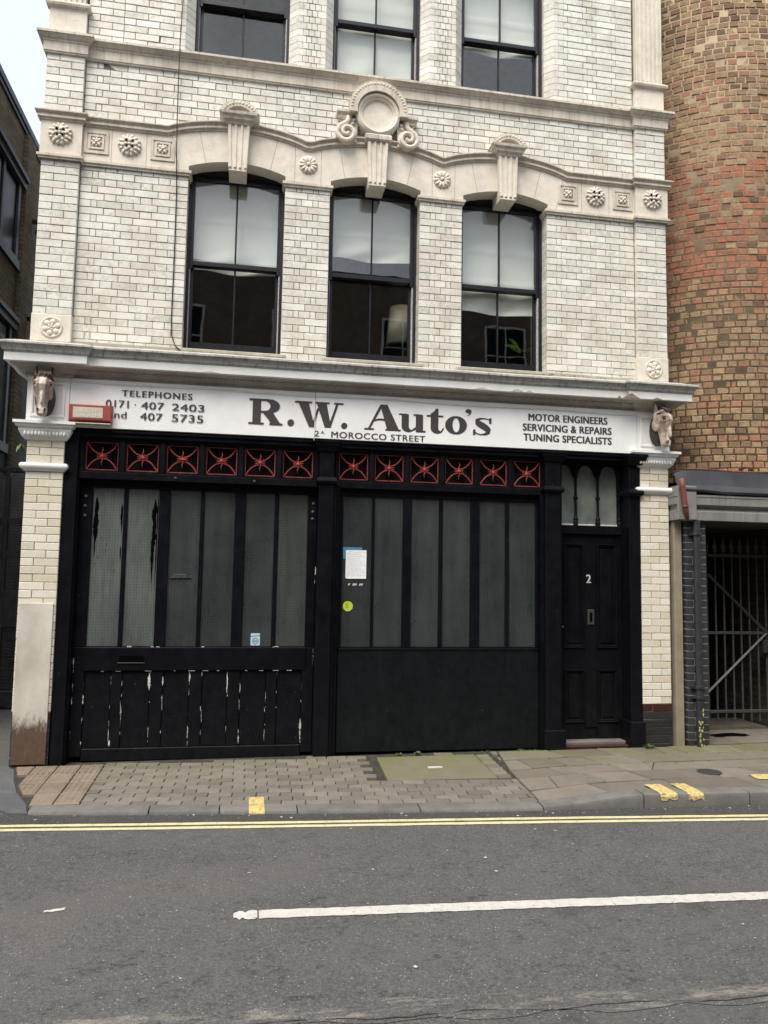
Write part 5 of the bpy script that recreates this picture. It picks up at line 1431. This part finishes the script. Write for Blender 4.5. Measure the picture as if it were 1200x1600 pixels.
s = MB(); s.tube([(6.372,-.175,2.76),(6.38,-.18,2.68),(6.40,-.178,2.52),(6.42,-.172,2.42),(6.455,-.13,2.34)], [.027,.029,.029,.026,.02], 8); s.lathe([(.031,0),(.031,.02)], (6.41,-.176,2.46), n=10); rp = s.build('pipe_stub', M['red_strap'], smooth=True); tag(rp, 'rusty red oxide pipe stub hanging off the grey fascia corner', 'pipe')
# passage
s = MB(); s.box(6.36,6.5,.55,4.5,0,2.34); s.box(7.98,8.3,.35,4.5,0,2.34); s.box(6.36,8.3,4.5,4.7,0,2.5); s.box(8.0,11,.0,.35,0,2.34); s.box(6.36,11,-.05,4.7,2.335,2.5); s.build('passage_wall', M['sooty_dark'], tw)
gt = empty('iron_gate', (7.5,.6,.08), 'grey iron bar gate with spear tops across the dark passage', 'gate')
gx = [7.03+.1045*i for i in range(10)]
bar, _ = MB().bbox(-.009,.009,-.009,.009,.16,2.06,.003).mesh('bar', M['gate_iron'], center=(0,0,0))
spm = MB(); spm.prism([(-.012,0),(.012,0),(.03,.05),(.012,.075),(0,.17),(-.012,.075),(-.03,.05)], -.006,.006); spm.box(-.02,.02,-.009,.009,-.01,.012); spm,_ = spm.mesh('spear', M['gate_iron'], center=(0,0,0))
for x in gx:
    b_ = place('bar', bar, (x,.6,0), gt); place('spear_head', spm, (x,.6,2.06), b_)
for z in (2.01,1.14,.27): MB().bbox(7.0,8.0,.585,.615,z-.016,z+.016,.003).build('rail', M['gate_iron'], gt)
for p, q in (((7.02,1.90),(7.86,1.14)),((7.86,1.14),(7.04,.42))):
    s = MB(); s.tube([(p[0],.578,p[1]),(q[0],.578,q[1])], .016, 4); s.build('brace', M['gate_iron'], gt)
for xa in (7.0, 7.975): MB().bbox(xa-.018,xa+.018,.58,.62,.1,2.1,.003).build('gate_post', M['gate_iron'], gt)
MB().bbox(7.80,7.92,.55,.62,.92,1.06,.005).build('lock_box', M['iron'], gt)
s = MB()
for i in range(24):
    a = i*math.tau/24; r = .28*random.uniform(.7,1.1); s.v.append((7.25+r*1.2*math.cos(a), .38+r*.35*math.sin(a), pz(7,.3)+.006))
s.f.append(tuple(range(24))); tag(s.build('dark_floor_patch', M['void'], pav))  # irregular near-black patch lying on the passage floor

# ================================================================== LEFT: SOOTY BUILDING ACROSS THE ALLEY
LX = -1.62
lb = empty('sooty_brick_building', (LX-1.5, 6, 0), 'dark sooty brick building left of the alley, top cut by the sky', 'building')
s = MB(); s.box(LX-4,LX,1.2,22,-.1,8.62); s.build('wall', M['sooty'], lb)
s = MB(); s.box(LX-4,LX+.05,1.15,22.05,8.62,8.72); s.box(LX-.3,LX+.03,1.15,22,8.55,8.62); s.build('coping', M['slate_paint'], lb)
for zb_, zt_, ya, yb_ in ((6.45,7.62,3.3,4.85),(3.6,5.35,3.3,4.8)):
    s = MB(); s.box(LX-.02,LX+.05,ya-.1,yb_+.12,zb_-.14,zb_); s.box(LX-.02,LX+.08,ya-.1,yb_+.12,zt_,zt_+.10); s.box(LX-.02,LX+.12,ya-.12,yb_+.14,zt_+.10,zt_+.17); s.box(LX-.02,LX+.04,ya,ya+.1,zb_,zt_); s.box(LX-.02,LX+.04,yb_-.1,yb_,zb_,zt_); s.box(LX-.02,LX+.03,(ya+yb_)/2-.04,(ya+yb_)/2+.04,zb_,zt_)
    o = s.build('window', M['slate_paint'], lb); MB().box(LX-.02,LX+.008,ya+.1,yb_-.1,zb_,zt_).build('pane', M['dark_pane'], o)
MB().box(LX-.03,LX+.07,5.0,5.4,-.1,8.55).build('brick_buttress', M['sooty'], lb)
for y, z, lab in ((5.55,7.15,'dark wall lamp high on the sooty wall in the alley'),(5.62,5.55,'dark wall lamp low on the sooty wall in the alley')):
    wlp = empty('wall_lamp', (LX+.07,y,z), lab, 'lamp', 'wall lamps in the alley')
    s = MB(); s.box(LX+.0,LX+.32,y-.04,y+.04,z+.20,z+.25); s.build('bracket', M['pipe_black'], wlp)
    s = MB(); s.add([(LX+.1,y-.12,z),(LX+.42,y-.12,z-.05),(LX+.42,y+.12,z-.05),(LX+.1,y+.12,z),(LX+.16,y-.08,z+.2),(LX+.36,y-.08,z+.2),(LX+.36,y+.08,z+.2),(LX+.16,y+.08,z+.2)], [(3,2,1,0),(4,5,6,7),(0,1,5,4),(1,2,6,5),(2,3,7,6),(3,0,4,7)]); s.build('hood', M['pipe_black'], wlp)
# yard gate at the back of the alley
yg = empty('mesh_yard_gate', (-.8,3.4,0), 'dark metal gate with wire mesh across the alley, left edge', 'gate')
GY = 3.4
for z0_, z1 in ((1.88,1.98),(3.0,3.06),(2.32,2.4),(.98,1.45),(-.02,.16)):
    MB().bbox(LX,-.0,GY-.02,GY+.03,z0_,z1,.004).build('rail', M['pipe_black'], yg)
for x in (-1.6,-1.1,-.62,-.38,-.12): MB().bbox(x-.03,x+.03,GY-.03,GY+.03,-.02,3.06,.004).build('upright', M['pipe_black'], yg)
s = MB()
for k in range(70):
    z = .16+k*.041; s.box(LX,0,GY+.0,GY+.004,z,z+.009)
s.build('wire_mesh', M['gate_iron'], yg, kind='stuff')
MB().box(LX,0,GY+.5,GY+.6,-.05,3.0).build('back_board', M['dark_render'], yg)
MB().box(LX-.01,LX+.012,3.0,21,-.05,5.1).build('rendered_base', M['dark_render'], lb)
s = MB(); s.lathe([(.05,0),(.05,3.0)], (-.075,.62,-.05), n=12); dp2 = s.build('drainpipe', M['pipe_blue'], smooth='auto'); tag(dp2, 'grey blue drainpipe just behind the left pilaster', 'drainpipe')

# ================================================================== WEEDS
def weed(x, y, z, n, L, label, up=1.0, w_=.012, name='weed', cat='plant', spread=1.0, mat='leaf', dirx=0):
    s = MB()
    for k in range(n):
        a = random.uniform(0, math.tau); d = (math.cos(a)*spread+dirx, math.sin(a)*spread*.6-.3, up*random.uniform(.5,1.2)); leaf(s, (x+random.uniform(-.02,.02),y+random.uniform(-.01,.01),z), d, L*random.uniform(.5,1), w_, .5)
    o = s.build(name, M[mat], smooth=True); return tag(o, label, cat)
weed(6.02,-.09,pz(6.02,-.09)-.005,34,.11,'bright green grass tuft at the foot of the right pilaster',1.3,.0045,'grass_tuft')
weed(3.68,.02,.02,12,.06,'small green weed under the right garage door',.7,.016)
weed(3.5,.03,.015,7,.04,'tiny pale weed left of the bigger one under the garage door',.7,.012)
weed(4.72,.0,.035,9,.04,'low mossy weed by the right end of the garage sheet panel',.4,.012)
weed(-.08,.10,3.075,16,.11,'ferny weed sprouting left of the left capital top',.35,.010,spread=.3,dirx=-.8)
weed(-.06,.10,2.86,9,.08,'small weed hanging below the left capital',-.5,.009,spread=.6,dirx=-.3)
weed(-.5,3.2,3.05,9,.3,'pale weed on top of the alley gate',.6,.035)
s = MB()
for k in range(60):
    x = random.uniform(4.2,5.15); y = random.uniform(-.1,.03) if x < 4.9 else random.uniform(-.1,-.055); leaf(s, (x,y,pz(x,y)-.004), (random.uniform(-1,1),random.uniform(-1,.3),.5), random.uniform(.012,.03), .007, .6, 3)
tag(s.build('moss_growth', M['leaf']), 'moss and tiny weeds along the foot of the garage doors', 'moss', kind='stuff')
s = MB()
for k in range(70):
    x = random.uniform(.4,6.0); zf = random.choice((3.74,3.78,3.80)); yy = {3.74:-.13,3.78:-.05,3.80:-.01}[zf]
    if random.random() < .6: x = random.uniform(4.9,5.7)
    leaf(s, (x,yy,zf-.004), (random.uniform(-1,1),random.uniform(-1,.2),.6), random.uniform(.012,.035), .008, .6, 3)
tag(s.build('moss_growth', M['leaf']), 'specks of moss growing on top of the cornice', 'moss', kind='stuff')

# ================================================================== ACROSS THE STREET (seen only in reflections)
OY = -12.6
ob = empty('brick_building', (3, OY-3, 0), 'brown brick building across the street, reflected in the sash windows', 'building')
s = MB(); s.box(-14,24,OY-7,OY,-.1,9.9); s.build('wall', M['sooty_x'], ob)
s = MB(); s.box(-14,24,OY-.3,OY+.08,9.9,10.05); s.build('coping', M['slate_paint'], ob)
for i in range(12):
    for zb_ in (1.0,4.1,7.2):
        x = -12.5+i*3; 
        s = MB(); s.box(x,x+1.2,OY-.02,OY+.02,zb_,zb_+1.7); o = s.build('window', M['white_paint'], ob)
        s = MB()
        for p in (0,1):
            for q in (0,1): s.box(x+.07+p*.55,x+.58+p*.55,OY+.022,OY+.026,zb_+.07+q*.8,zb_+.83+q*.8)
        s.build('pane', M['dark_pane'], o)
s = MB(); s.box(-40,50,-13.5,-9.4,ROADZ-.05,.03); tag(s.build('far_pavement', M['flag']), kind='structure')
